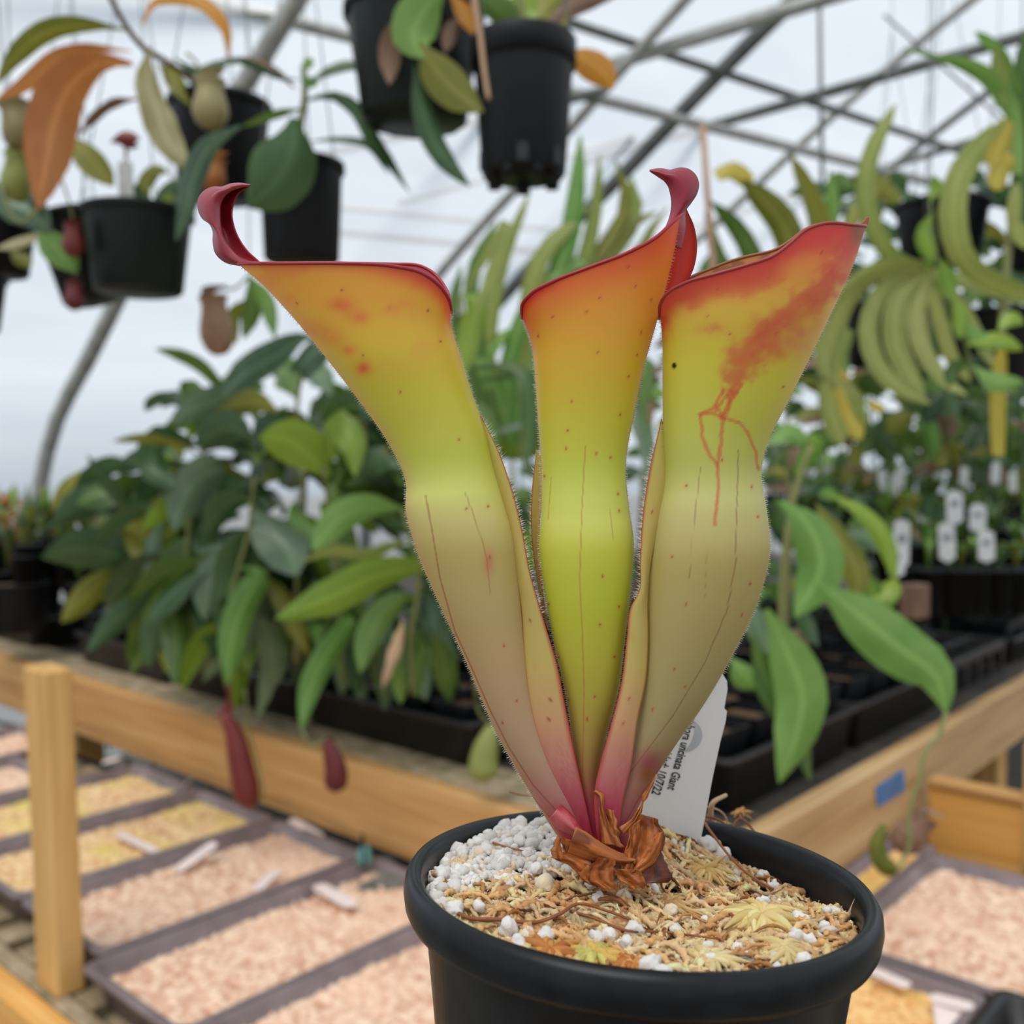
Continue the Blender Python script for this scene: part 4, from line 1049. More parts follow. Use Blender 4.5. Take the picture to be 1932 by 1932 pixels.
stand = thing('pot_stand', 'pine stand carrying the black pot', 'stand', (float(PO[0]), float(PO[1]), 0))
zs = float(L2W([0, 0, -PH])[2]) - .0075
v, f = box_geo([PO[0] - .08, PO[1] - .07, zs - .022], [.16, 0, 0], [0, .14, 0], [0, 0, .022], .003); mesh('top_board', v, f, M['wood_u'], stand, smooth=False)
v, f = box_geo([PO[0] - .03, PO[1] - .03, 0], [.06, 0, 0], [0, .06, 0], [0, 0, zs - .022], .003); mesh('post', v, f, M['wood_z'], stand, smooth=False)
v, f = box_geo([PO[0] - .12, PO[1] - .12, 0], [.24, 0, 0], [0, .24, 0], [0, 0, .02], .003); mesh('foot_board', v, f, M['wood_u'], stand, smooth=False)

def soil_h(x, y):
    r = np.hypot(x, y)
    base = -.0085 - .0055 * sstep(-.01, .05, x) * sstep(-.03, .03, y) + .0015 * sstep(.0, -.05, x)
    mound = .0075 * np.exp(-(((x + .004) / .022) ** 2 + ((y - .012) / .02) ** 2))
    mound = mound + .0075 * np.exp(-(((x - .013) / .019) ** 2 + ((y - .041) / .014) ** 2)) + .0065 * np.exp(-(((x + .022) / .02) ** 2 + ((y - .036) / .014) ** 2))
    bump_ = .004 * (fbm(x * 130 + 9, y * 130 + 4, 3) - .5)
    return base + mound + bump_ + .004 * sstep(.01, .045, x) * sstep(.02, -.03, y) * 0
# dark mix under everything
rr = np.linspace(0, .0605, 40); aa = np.linspace(0, 2 * np.pi, 96, endpoint=False)
X = rr[:, None] * np.cos(aa); Y = rr[:, None] * np.sin(aa)
v = np.stack([X, Y, soil_h(X, Y) - .0016], -1).reshape(-1, 3)
so = mesh('potting_mix', L2W(v), grid_faces(40, 96, True), M['soil'])
props(so, 'dark brown mix filling the black pot under the moss', 'potting mix', kind='stuff')

# image position of a soil point
def px_of(w):
    q = (np.asarray(w) - CAM) @ RM
    return 966 + F * q[..., 0] / q[..., 1], 966 - F * q[..., 2] / q[..., 1]
def soil_at(x, y, up=0.0):       # soil point seen at a pixel
    r = ray(x, y)
    lo, hi = .18, .40
    for _ in range(40):
        m_ = (lo + hi) / 2
        q = (CAM + r * m_ - PO) @ PM
        if q[2] - up > soil_h(q[0], q[1]): lo = m_
        else: hi = m_
    return CAM + r * lo

# perlite grains
def blob(n_sub, r, seed, sq=(1, 1, 1), rough=.5):
    bm = bmesh.new(); bmesh.ops.create_icosphere(bm, subdivisions=n_sub, radius=1)
    v = np.array([q.co[:] for q in bm.verts]); f = [[q.index for q in p_.verts] for p_ in bm.faces]; bm.free()
    s_ = 1 + rough * (fbm(v[:, 0] * 1.3 + 5 + seed, v[:, 1] * 1.3 + v[:, 2] * .9, seed % 50) - .45) + rough * .4 * (vn(v[:, 0] * 4 + seed, v[:, 1] * 4 + v[:, 2] * 3, seed % 31) - .5)
    return v * s_[:, None] * r * np.array(sq), f
protos = [blob(2, 1, 3 * k + 1, (1, .8 + .3 * rnd.random(), .7 + .3 * rnd.random()), .9) for k in range(10)]
gv, gf, gc, off = [], [], [], 0
rs = np.random.default_rng(5)
def in_white(x, y):              # where perlite covers the surface
    x = np.asarray(x, float); y = np.asarray(y, float)
    a, b = px_of(L2W(np.stack([x, y, soil_h(x, y)], -1)))
    yb = np.interp(a, [790, 850, 950, 1040, 1090], [1750, 1705, 1665, 1665, 1600])
    return sstep(yb + 28, yb - 28, b) * sstep(1115, 1060, a)
cnt = 0
while cnt < 1900:
    a = rs.random() * 6.283; r_ = .0595 * math.sqrt(rs.random())
    x, y = r_ * math.cos(a), r_ * math.sin(a)
    w = float(in_white(x, y))
    if rs.random() > .05 + .95 * w: continue
    if math.hypot(x + .006, y - .012) < .009: continue
    cnt += 1
    R_ = rs.choice([.0009, .0012, .0016, .0021], p=[.35, .35, .22, .08]) * rs.uniform(.8, 1.2)
    pv, pf = protos[rs.integers(10)]
    q = rs.normal(size=4); q /= np.linalg.norm(q)
    Rm = np.array(Matrix(((1 - 2 * (q[2]**2 + q[3]**2), 2 * (q[1] * q[2] - q[0] * q[3]), 2 * (q[1] * q[3] + q[0] * q[2])), (2 * (q[1] * q[2] + q[0] * q[3]), 1 - 2 * (q[1]**2 + q[3]**2), 2 * (q[2] * q[3] - q[0] * q[1])), (2 * (q[1] * q[3] - q[0] * q[2]), 2 * (q[2] * q[3] + q[0] * q[1]), 1 - 2 * (q[1]**2 + q[2]**2)))))
    vv = pv @ Rm.T * R_ + np.array([x, y, float(soil_h(x, y)) + R_ * rs.uniform(-.2, .9) + .002 * w * rs.random()])
    gv.append(vv); gf += [[i + off for i in t] for t in pf]; off += len(vv)
    t_ = rs.random()
    c = lin((222, 217, 211)) * rs.uniform(.8, 1.08) if t_ > .12 else lin((222, 206, 184)) * rs.uniform(.85, 1.0)
    gc.append(np.tile(np.clip(c, 0, .9), (len(vv), 1)))
pe = mesh('perlite_grains', L2W(np.concatenate(gv)), gf, M['perl'], col=np.concatenate(gc))
props(pe, 'white perlite grains covering the left half of the pot', 'perlite', kind='stuff')

# larger perlite lumps, one by one
lumps = [(912, 1540, 22), (970, 1530, 18), (935, 1515, 17), (985, 1512, 15), (872, 1555, 14), (1032, 1675, 24), (835, 1602, 18), (815, 1650, 17), (832, 1720, 20), (1118, 1668, 16), (1128, 1695, 14), (1195, 1755, 18), (1182, 1780, 14), (1032, 1768, 17), (960, 1752, 19), (978, 1782, 16), (1125, 1770, 15), (1148, 1766, 14), (905, 1712, 13), (1395, 1578, 26), (1402, 1608, 20), (1380, 1600, 16), (1225, 1822, 20), (1250, 1838, 17), (1508, 1735, 16), (1500, 1768, 16), (1528, 1775, 15), (1335, 1785, 12), (1340, 1810, 12), (1516, 1815, 16), (1440, 1700, 14), (1470, 1705, 10), (1562, 1722, 11), (1556, 1748, 12), (1610, 1730, 13), (1275, 1758, 12), (1370, 1860, 11), (1265, 1718, 14), (1440, 1650, 15), (1460, 1670, 14), (880, 1640, 15), (950, 1625, 16), (998, 1610, 14), (1010, 1640, 15), (902, 1590, 15)]
for i, (x, y, r) in enumerate(lumps):
    R_ = r * .27 / F * .95
    c = soil_at(x, y + r * .4, .0022)
    q = (c - PO) @ PM; rr_ = math.hypot(q[0], q[1])
    if rr_ > .056: q[:2] *= .056 / rr_; q[2] = float(soil_h(q[0], q[1])) + .002; c = PO + PM @ q
    pv, pf = blob(3, R_, i * 7 + 2, (1, .9, .8), 1.0)
    q = rs.normal(size=3); e = Matrix.Rotation(rs.random() * 6.28, 3, Vector(q).normalized())
    vv = pv @ np.array(e).T + c + np.array([0, 0, R_ * .5])
    base = lin((226, 221, 215)) if i not in (5, 37) else lin((226, 208, 178))
    col = np.tile(base * rs.uniform(.92, 1.03), (len(vv), 1))
    o_ = mesh('perlite_lump', vv, pf, M['perl'], col=np.clip(col, 0, .9))
    props(o_, 'large white perlite lump lying on the mix in the black pot', 'perlite', 'large perlite lumps in the pot')

# sphagnum: curled scaly strands
def strands(n, seed, region, r0, Lr, tone, lift=.0012, heads=None):
    rs = np.random.default_rng(seed)
    K, S = 12, 6
    vs, fs, cs, off = [], [], [], 0
    ff = grid_faces(K, S, True)
    k = 0; tries = 0
    while k < n and tries < n * 40:
        tries += 1
        a = rs.random() * 6.283; r_ = .0595 * math.sqrt(rs.random())
        x, y = r_ * math.cos(a), r_ * math.sin(a)
        w = region(x, y)
        if rs.random() > w: continue
        k += 1
        th = rs.random() * 6.283; L = rs.uniform(*Lr); kap = rs.normal(0, 150); rr0 = rs.uniform(*r0)
        ss = np.linspace(0, L, K)
        an = th + kap * ss
        dx = np.cumsum(np.cos(an)) * L / K; dy = np.cumsum(np.sin(an)) * L / K
        px, py = x + dx - dx.mean(), y + dy - dy.mean()
        rad = np.hypot(px, py); sc_ = np.minimum(1, .0592 / np.maximum(rad, 1e-6)); px *= sc_; py *= sc_
        arch = rs.uniform(-.3, 1.4) * .0015 * np.sin(np.linspace(0, np.pi, K)) + rs.uniform(-.0008, .0012)
        pz = soil_h(px, py) + arch + lift * rs.random()
        path = np.stack([px, py, pz], -1)
        tt = np.linspace(0, 1, K)
        rad = rr0 * np.interp(tt, [0, .12, .5, .85, 1], [.35, .85, 1, .7, .12]) * (1 + .22 * np.cos(np.arange(K) * np.pi))
        t, n_, b = frames(path)
        aa = np.linspace(0, 2 * np.pi, S, endpoint=False)[None, :] + (np.arange(K) * .5)[:, None]
        rj = rad[:, None] * (1 + .18 * rs.normal(size=(K, S)))
        v = path[:, None] + rj[..., None] * (np.cos(aa)[..., None] * n_[:, None] + np.sin(aa)[..., None] * b[:, None])
        vs.append(v.reshape(-1, 3)); fs.append(ff + off); off += K * S
        c = tone[rs.integers(len(tone))] * rs.uniform(.8, 1.1) * np.array([1, .93, .86])
        cs.append(np.repeat(np.clip(c[None] * (1 + .12 * rs.normal(size=(K, 1))), 0, .9), S, 0))
    return np.concatenate(vs), np.concatenate(fs).tolist(), np.concatenate(cs)
TAN = [lin(q) for q in ((238, 206, 156), (232, 192, 140), (244, 220, 168), (228, 184, 130), (240, 218, 178), (214, 166, 116), (248, 228, 184), (230, 200, 158))]
BRN = [lin(q) for q in ((168, 116, 70), (142, 92, 56), (190, 140, 88), (112, 70, 44))]
wm = lambda x, y: 1 - .93 * float(in_white(x, y)) if math.hypot(x + .006, y - .012) > .010 else 0
v, f, c = strands(1500, 21, wm, (.0005, .0012), (.006, .017), TAN)
LVS, LFS = v, f
props(mesh('sphagnum_moss', L2W(v), f, M['moss'], col=c), 'dry tan sphagnum moss covering the front and right of the pot', 'moss', kind='stuff')
# leaflets that fringe the strands
rs2 = np.random.default_rng(77); nl = 17000
ii = rs2.integers(0, len(LVS), nl); base_ = LVS[ii]; dv = rs2.normal(size=(nl, 3)); dv[:, 2] = np.abs(dv[:, 2]) * .8; dv /= np.linalg.norm(dv, axis=1)[:, None]
sdv = np.cross(dv, rs2.normal(size=(nl, 3))); sdv /= np.linalg.norm(sdv, axis=1)[:, None]
ln = rs2.uniform(.0005, .0014, (nl, 1)); wd_ = rs2.uniform(.00012, .0003, (nl, 1))
lvv = np.stack([base_ - sdv * wd_ * .5, base_ + dv * ln * .5 - sdv * wd_, base_ + dv * ln, base_ + dv * ln * .5 + sdv * wd_], 1).reshape(-1, 3)
lcc = np.repeat(np.clip(c[ii] * rs2.uniform(.9, 1.25, (nl, 1)), 0, .9), 4, 0)
props(mesh('moss_leaflets', L2W(lvv), np.arange(4 * nl).reshape(-1, 4), M['moss'], col=lcc), 'tiny pale leaflets fringing the tan moss in the pot', 'moss', kind='stuff')
v, f, c = strands(170, 22, lambda x, y: .75 * wm(x, y) + .05, (.00025, .0006), (.006, .016), BRN, .0025)
props(mesh('brown_moss_strands', L2W(v), f, M['moss'], col=c), 'thin brown moss strands scattered over the tan moss', 'moss', kind='stuff')

# plump moss heads
def head(label, x, y, rpx, n, tones, seed, squash=.55, cat='moss'):
    rs = np.random.default_rng(seed)
    c = soil_at(x, y, .0) ; R_ = rpx * .26 / F
    c = c + np.array([0, 0, .0016 + R_ * .12])
    vs, fs, cs, off = [], [], [], 0
    K, S = 9, 6
    ff = grid_faces(K, S, True)
    for k in range(int(n * .8)):
        a = rs.random() * 6.283; el = rs.uniform(-.1, 1.1)
        e = np.array([math.cos(a) * math.cos(el), math.sin(a) * math.cos(el), math.sin(el) * squash])
        L = R_ * rs.uniform(.75, 1.1); tt = np.linspace(0, 1, K)
        sw = rs.normal(0, .6)
        side = np.array([-math.sin(a), math.cos(a), 0])
        path = c + e[None] * (tt * L)[:, None] + side[None] * (sw * L * tt**2)[:, None] - np.array([0, 0, 1])[None] * (.45 * L * tt**2.5)[:, None]
        rad = R_ * rs.uniform(.07, .14) * np.interp(tt, [0, .3, .7, 1], [.6, 1, .9, .15])
        v, _ = tube_geo(path, rad, S, caps=False)
        vs.append(v); fs.append(ff + off); off += len(v)
        cc = lin(tones[rs.integers(len(tones))]) * rs.uniform(.88, 1.1)
        cs.append(np.tile(np.clip(cc, 0, .9), (len(v), 1)))
    o_ = mesh('moss_head', np.concatenate(vs), np.concatenate(fs).tolist(), M['moss'], col=np.concatenate(cs))
    return props(o_, label, cat, 'moss heads in the pot')
ty = ((232, 208, 144), (222, 196, 128), (238, 220, 160))
tb = ((206, 136, 76), (190, 116, 62), (216, 158, 92))
head('large creamy moss head near the right front of the pot', 1435, 1755, 88, 110, ty, 1)
head('orange brown moss head at the front rim of the pot', 1040, 1815, 62, 60, tb, 2, .45)
head('yellow green moss head at the front rim of the pot', 1120, 1822, 64, 80, ((214, 204, 120), (200, 190, 104), (222, 184, 100)), 3, .5)
head('reddish brown moss head beside the yellow green one', 1190, 1838, 48, 50, tb, 4, .45)
head('tan moss head by the left front rim of the pot', 918, 1768, 40, 50, ((214, 186, 140), (200, 166, 112)), 5)
head('tan moss head against the right inner wall of the pot', 1478, 1640, 52, 70, ((222, 186, 128), (210, 168, 106)), 6, .8)
head('orange tipped moss head at the right inner wall', 1535, 1690, 40, 50, ((222, 176, 112), (206, 150, 84)), 7, .9)
head('straw coloured moss head behind the dry sheaths', 1290, 1590, 46, 60, ((224, 192, 132), (212, 172, 108)), 8, .8)
head('straw coloured moss tuft beside the white tag', 1350, 1575, 46, 60, ((216, 176, 120), (198, 150, 94)), 9, .9)
head('grey brown moss head in the middle of the pot', 1085, 1745, 44, 60, ((190, 168, 128), (176, 150, 108)), 10, .5)
head('pale moss head in front of the large creamy head', 1340, 1830, 60, 70, ((226, 206, 150), (234, 216, 164)), 11, .45)
head('pale moss head at the right front rim', 1480, 1810, 56, 70, ((226, 206, 150), (222, 198, 138)), 12, .5)
head('tan moss head just right of the dry sheaths', 1330, 1660, 60, 80, ((220, 186, 124), (206, 168, 104)), 13, .6)
head('tan moss head in the centre right of the pot', 1265, 1720, 52, 70, ((214, 178, 122), (196, 152, 98)), 14, .55)
head('tan moss curl standing above the right rim', 1398, 1545, 30, 40, ((214, 166, 106), (196, 144, 88)), 15, 1.0)

def root(label, s, r, mt='root', ups=.002, name='dry_root', cat='root'):
    q = pts(s)
    path = []
    for row in q:
        up = row[2] * .001 if len(row) > 2 else ups
        path.append(soil_at(row[0], row[1], up))
    path = cr(np.array(path), 30)
    return props(tube(name, path, np.linspace(r, r * .6, 30), M[mt], k=7), label, cat, 'roots and stalks on the moss')
root('long dark red root curving below the dry sheaths', '1010,1690,3 1045,1705,3 1085,1692,4 1130,1685,4 1170,1695,4 1190,1712,3', .00042)
root('dark root crossing the middle of the moss', '1075,1718,4 1120,1732,4 1180,1755,4 1250,1758,3 1360,1772,3', .00042)
root('light brown stalk arching over the front left moss', '852,1716,3 885,1732,4 945,1735,4 1010,1740,4 1060,1722,5 1090,1705,5 1150,1720,4 1190,1735,4', .0006, 'root')
root('tan stub leaning on the perlite beside the red leaf base', '980,1552,4 1010,1540,5 1045,1528,6', .0011, 'twig', name='dry_stalk', cat='stalk')
root('red brown stalk crossing the moss to the right of the sheaths', '1330,1545,9 1345,1575,8 1385,1625,5 1420,1655,4 1460,1678,3', .0006)
root('dark branching root beside the white tag', '1325,1538,11 1350,1545,11 1372,1560,9 1368,1580,6', .0006)
root('thin brown stalk bridging over the tag foot', '1298,1560,4 1297,1530,11 1330,1522,13 1368,1540,10 1375,1570,5', .0005, 'twig', name='dry_stalk', cat='stalk')
root('brown root reaching down the right inner wall', '1375,1575,6 1395,1545,11 1420,1565,9 1435,1595,6 1448,1612,3', .0006)
root('tan bud on a stalk sticking up over the back rim', '1340,1550,8 1345,1515,16 1370,1500,18', .0012, 'twig', name='dry_stalk', cat='stalk')
root('fine red brown root at the back left rim', '962,1494,5 985,1500,6 1015,1502,6', .00035)
root('dark root along the front rim of the moss', '1250,1868,1 1300,1865,1.5 1350,1860,1.5', .0005)
root('small brown chip among the perlite', '930,1590,4 955,1598,4 990,1606,4', .00045)
root('tan husk standing at the right rim', '1603,1730,2 1610,1712,5 1616,1697,8', .001, 'twig', name='dry_stalk', cat='stalk')

# ------------------------------------------------------------------ the white plant label
TD = .333
lt = thing('plant_label', 'white plastic plant label with printed name behind the right pitcher', 'label', tuple(P(1270, 1560, TD)))
out = [(1184, 1640), (1206, 1530), (1236, 1400), (1256, 1300), (1262, 1272), (1272, 1256), (1290, 1250), (1346, 1262), (1362, 1270), (1371, 1284), (1372, 1300), (1367, 1328), (1366, 1336), (1371, 1341), (1368, 1362), (1358, 1400), (1343, 1470), (1329, 1545), (1310, 1640)]
ov = P(np.array([q[0] for q in out]), np.array([q[1] for q in out]), np.full(len(out), TD))
nz = np.array([0, -.0006, 0])
n_ = len(out)
mesh('tag_blade', np.concatenate([ov, ov + nz]), [list(range(n_)), list(range(n_, 2 * n_))[::-1]] + [[i, (i + 1) % n_, n_ + (i + 1) % n_, n_ + i][::-1] for i in range(n_)], M['white'], lt, smooth=False)
# grey crescent print
th = np.linspace(-1.1, 1.9, 18)
co = [(1291 + 34 * math.cos(q), 1387 + 32 * math.sin(q)) for q in th] + [(1291 + (34 - 17 * math.sin(math.pi * i_ / 17) ** .8) * math.cos(q), 1387 + (32 - 12 * math.sin(math.pi * i_ / 17)) * math.sin(q)) for i_, q in list(enumerate(th))[::-1]]
mesh('crescent_print', P(np.array([q[0] for q in co]), np.array([q[1] for q in co]), np.full(len(co), TD - .0008)), [list(range(len(co)))], M['greyprint'], lt, smooth=False)
def lettering(txt, x, y, ang, size_px, sx, parent, d):
    """text starting at pixel x, y and running along ang (degrees, image sense)"""
    cu = bpy.data.curves.new('lettering', 'FONT'); cu.body = txt; cu.size = 1; cu.offset = .018
    cu.resolution_u = 2
    ob = bpy.data.objects.new('tmp_text', cu); COL.objects.link(ob)
    bpy.context.view_layer.update()
    me = bpy.data.meshes.new_from_object(ob.evaluated_get(bpy.context.evaluated_depsgraph_get()))
    bpy.data.objects.remove(ob)
    a = math.radians(ang)
    co_ = np.empty(len(me.vertices) * 3); me.vertices.foreach_get('co', co_); co_ = co_.reshape(-1, 3)
    ex = np.array([math.cos(a), math.sin(a)]); ey = np.array([math.sin(a), -math.cos(a)])
    pxy = np.array([x, y]) + (co_[:, 0] * size_px * sx)[:, None] * ex + (co_[:, 1] * size_px)[:, None] * ey
    w = P(pxy[:, 0], pxy[:, 1], np.full(len(pxy), d)) - ORG[parent.name]
    me.vertices.foreach_set('co', w.ravel()); me.update()
    me.materials.clear(); me.materials.append(M['ink'])
    o_ = link('lettering', me, parent); return o_
lettering('amphora uncinata Giant', 1303, 1340, 106.5, 24, .665, lt, TD - .0009)
lettering('vided: 10/7/22', 1255, 1410, 106.5, 24, .665, lt, TD - .0009)

# ------------------------------------------------------------------ the pitcher plant
plant = thing('pitcher_plant', 'clump of three tall red rimmed green and orange pitchers in the black pot', 'pitcher plant', tuple(soil_at(1150, 1640)))
PX = .28 / F

def ring(L, R, b, d, curve=None, far=0., n=110, fw=(.5, 9.)):
    phi = np.linspace(0, np.pi, n + 1)
    fr = (1 - np.cos(phi)) / 2
    c = np.array([L, R], float) if curve is None else pts(curve)
    s_ = cr(c, 400)
    sx = np.linspace(0, 1, 400)
    near = np.stack([np.interp(fr, sx, s_[:, 0]), np.interp(fr, sx, s_[:, 1])], -1)
    nd = -b * np.sin(phi)
    fa = near[::-1][1:-1].copy(); fa[:, 1] -= far * (np.sin(phi) ** .6 * np.exp(-((fr - fw[0]) / fw[1]) ** 2))[::-1][1:-1]
    fd = b * np.sin(phi)[::-1][1:-1]
    xy = np.concatenate([near, fa]); dd = np.concatenate([nd, fd]) + d
    return np.concatenate([xy, dd[:, None]], 1)

def pitcher(keys, levels, rim_col, base_fn, name='pitcher', fuzz=3600, lip=3.0, seed=1, n=110, fw=(.5, 9.), far_col=None):
    """keys: (L, R, b in px, d, curve, far)"""
    rings = np.array([ring(k[0], k[1], k[2] * PX, k[3], k[4] if len(k) > 4 else None, k[5] if len(k) > 5 else 0., n, fw) for k in keys])
    sc_ = rings.copy(); sc_[..., 2] /= PX
    cen = sc_[:, :n + 1].mean(1)
    T = np.concatenate([[0], np.cumsum(np.linalg.norm(np.diff(cen, axis=0), axis=1) + 1)])
    G_ = cr(rings, levels, per=T)
    m_ = G_.shape[1]
    xy = G_[..., :2]
    W = P(xy[..., 0], xy[..., 1], G_[..., 2])
    vfrac = np.linspace(0, 1, levels)[:, None] * np.ones((1, m_))
    nearm = np.zeros(m_, bool); nearm[:n + 1] = True
    # distance in px to the rim along the column
    dr = np.hypot(*(xy - xy[-1][None]).transpose(2, 0, 1))
    fcol = np.concatenate([np.linspace(0, 1, n + 1), np.linspace(1, 0, n + 1)[1:-1]])[None] * np.ones((levels, 1))
    col = base_fn(xy[..., 0], xy[..., 1], vfrac, fcol, dr, nearm[None] * np.ones((levels, 1), bool))
    ob = mesh(name, W.reshape(-1, 3), grid_faces(levels, m_, True), M['flesh'], plant, col=np.clip(col * 1.12, 0, .95).reshape(-1, 3))
    # rolled lip
    rimp = W[-1]
    lv, lf = tube_geo(rimp, lip * PX, 8, closed=True)
    lc = np.tile(lin(rim_col), (len(lv), 1))
    if far_col is not None: lc[(n + 1) * 8:] = lin(far_col)
    mesh('lip', lv, lf, M['fleshin'], ob, col=lc)
    if fuzz: add_fuzz(ob, W, fuzz, seed)
    return ob, W, xy

def add_fuzz(ob, W, n, seed, L=(2.5, 6.5)):
    rs = np.random.default_rng(seed)
    a = np.gradient(W, axis=0); b = np.roll(W, -1, 1) - np.roll(W, 1, 1)
    nr = np.cross(b, a); nr /= np.linalg.norm(nr, axis=2)[..., None] + 1e-12
    ctr = W.mean(1, keepdims=True)
    s_ = np.sign(np.sum(nr * (W - ctr), 2).mean()); nr *= s_
    n0 = n * 9
    i = rs.integers(4, W.shape[0] - 1, n0); j = rs.integers(0, W.shape[1], n0)
    vw = W[i, j] - CAM; vw /= np.linalg.norm(vw, axis=1)[:, None]
    ok = np.abs(np.sum(nr[i, j] * vw, 1)) < .22
    i, j = i[ok][:n], j[ok][:n]; n = len(i)
    p_ = W[i, j]; nn = nr[i, j] + rs.normal(0, .25, (n, 3))
    view = p_ - CAM; sd_ = np.cross(nn, view); sd_ /= np.linalg.norm(sd_, axis=1)[:, None]
    Ln = rs.uniform(*L, n)[:, None] * PX; wd = .26 * PX
    v = np.stack([p_ - sd_ * wd, p_ + sd_ * wd, p_ + nn * Ln], 1).reshape(-1, 3)
    o_ = mesh('fuzz', v, np.arange(3 * n).reshape(-1, 3), M['fuzz'], ob, smooth=False)
    o_['kind'] = 'stuff'

def sheet(name, inner, outer, d_in, d_out, colf, parent, n=120, m=14, belly=0., thick=.00035, hair=0, mat='flesh', hl=(6, 11), hf=.95):
    a = cr(pts(inner), n); b = cr(pts(outer), n)
    w = np.linspace(0, 1, m)
    xy = a[:, None] * (1 - w)[None, :, None] + b[:, None] * w[None, :, None]
    di = np.interp(np.linspace(0, 1, n), np.linspace(0, 1, np.size(d_in)), np.atleast_1d(d_in)); do = np.interp(np.linspace(0, 1, n), np.linspace(0, 1, np.size(d_out)), np.atleast_1d(d_out))
    dd = di[:, None] * (1 - w) + do[:, None] * w - belly * PX * np.sin(np.pi * w)[None] * np.sin(np.pi * np.linspace(0, 1, n))[:, None] ** .5
    W = P(xy[..., 0], xy[..., 1], dd)
    col = colf(xy[..., 0], xy[..., 1], np.linspace(0, 1, n)[:, None] * np.ones((1, m)), w[None] * np.ones((n, 1)))
    o_ = mesh(name, W.reshape(-1, 3), grid_faces(n, m), M[mat], parent, col=np.clip(col, 0, .95).reshape(-1, 3))
    md = o_.modifiers.new('thickness', 'SOLIDIFY'); md.thickness = thick; md.offset = 0
    if hair:
        rs = np.random.default_rng(hair); ed = W[:, -1]; ii = rs.integers(2, max(8, int(n * hf)), hair)
        t = np.gradient(ed, axis=0); out_ = ed - W[:, -3]; out_ /= np.linalg.norm(out_, axis=1)[:, None] + 1e-12
        p_ = ed[ii] + t[ii] * rs.random((hair, 1)); e = out_[ii] + rs.normal(0, .3, (hair, 3)); Ln = rs.uniform(*hl, (hair, 1)) * PX
        sd_ = np.cross(e, p_ - CAM); sd_ /= np.linalg.norm(sd_, axis=1)[:, None]
        v = np.stack([p_ - sd_ * .33 * PX, p_ + sd_ * .33 * PX, p_ + e * Ln], 1).reshape(-1, 3)
        h_ = mesh('fringe', v, np.arange(3 * hair).reshape(-1, 3), M['fuzz'], parent, smooth=False); h_['kind'] = 'stuff'
    return o_

def mixc(a, b, w): return a * (1 - w[..., None]) + b * w[..., None]
def grad(y, stops):
    ys = [s_[0] for s_ in stops]; cs = np.array([lin(s_[1]) for s_ in stops])
    return np.stack([np.interp(y, ys, cs[:, i]) for i in range(3)], -1)
def spots(col, x, y, lst, c=(150, 50, 44), r=2.6):
    for sx, sy in lst:
        d_ = np.hypot(x - sx, (y - sy) * .8)
        col = mixc(col, lin(c), (1 - sstep(r * .5, r, d_)) * .85)
        col = mixc(col, lin((200, 96, 70)), (1 - sstep(r, r * 3.0, d_)) * .16)
    return col
def vein(col, x, y, line, w=1.6, c=(150, 66, 40), amt=.6):
    return mixc(col, lin(c), (1 - sstep(w * .4, w, dline(x, y, pts(line)))) * amt)

D1, D2, D3 = .2865, .2840, .2815
# --- left pitcher
def col1(x, y, v, fc, dr, near):
    c = grad(y, [(480, (222, 150, 64)), (560, (222, 164, 62)), (640, (214, 182, 62)), (740, (200, 192, 66)), (860, (198, 202, 84)), (930, (214, 216, 120)), (975, (212, 202, 128)), (1040, (196, 176, 108)), (1150, (192, 168, 112)), (1300, (190, 158, 118)), (1420, (182, 150, 120)), (1500, (178, 122, 112)), (1560, (178, 74, 92)), (1600, (168, 36, 66))])
    n1 = fbm(x / 60, y / 60, 2); n2 = fbm(x / 18, y / 18, 9)
    c = mixc(c, lin((222, 128, 70)), sstep(.46, .62, n1) * sstep(760, 520, y) * .5)
    # warm left edge
    c = mixc(c, lin((216, 170, 112)), sstep(.3, .0, fc) * sstep(500, 700, y) * .55)
    for sx, sy, rx, ry, am in [(645, 575, 26, 14, .7), (675, 598, 22, 14, .6), (660, 660, 18, 12, .5), (685, 695, 16, 14, .8), (600, 620, 40, 18, .35), (630, 640, 30, 16, .3)]:
        c = mixc(c, lin((214, 84, 60)), np.exp(-((x - sx) / rx) ** 2 - ((y - sy) / ry) ** 2) * am * (.5 + n2))
    c = mixc(c, lin((214, 66, 44)), (1 - sstep(0, 46, dr)) * sstep(640, 790, x) * .95)
    c = mixc(c, lin((206, 92, 62)), (1 - sstep(0, 26, dr)) * .7)
    c = vein(c, x, y, '803,935 815,1000 830,1090 858,1190 890,1260 925,1340 960,1410 1005,1480 1050,1530', 2.0)
    c = vein(c, x, y, '878,930 900,990 918,1050 925,1120', 1.7, amt=.45)
    c = vein(c, x, y, '935,1420 985,1480 1040,1545', 1.6, amt=.5)
    c = spots(c, x, y, [(646, 547), (560, 572), (734, 581), (808, 586), (685, 671), (755, 740), (866, 829), (686, 771), (732, 837), (831, 644), (924, 1051), (951, 1218), (975, 1323), (948, 1363), (857, 1198), (880, 960), (921, 955)])
    c = mixc(c, lin((200, 80, 84)), np.exp(-((x - 922) / 10) ** 2 - ((y - 1062) / 22) ** 2) * .5)
    far = ~near
    c = np.where((far & (v > .86))[..., None], lin((176, 70, 78)), c)
    return c
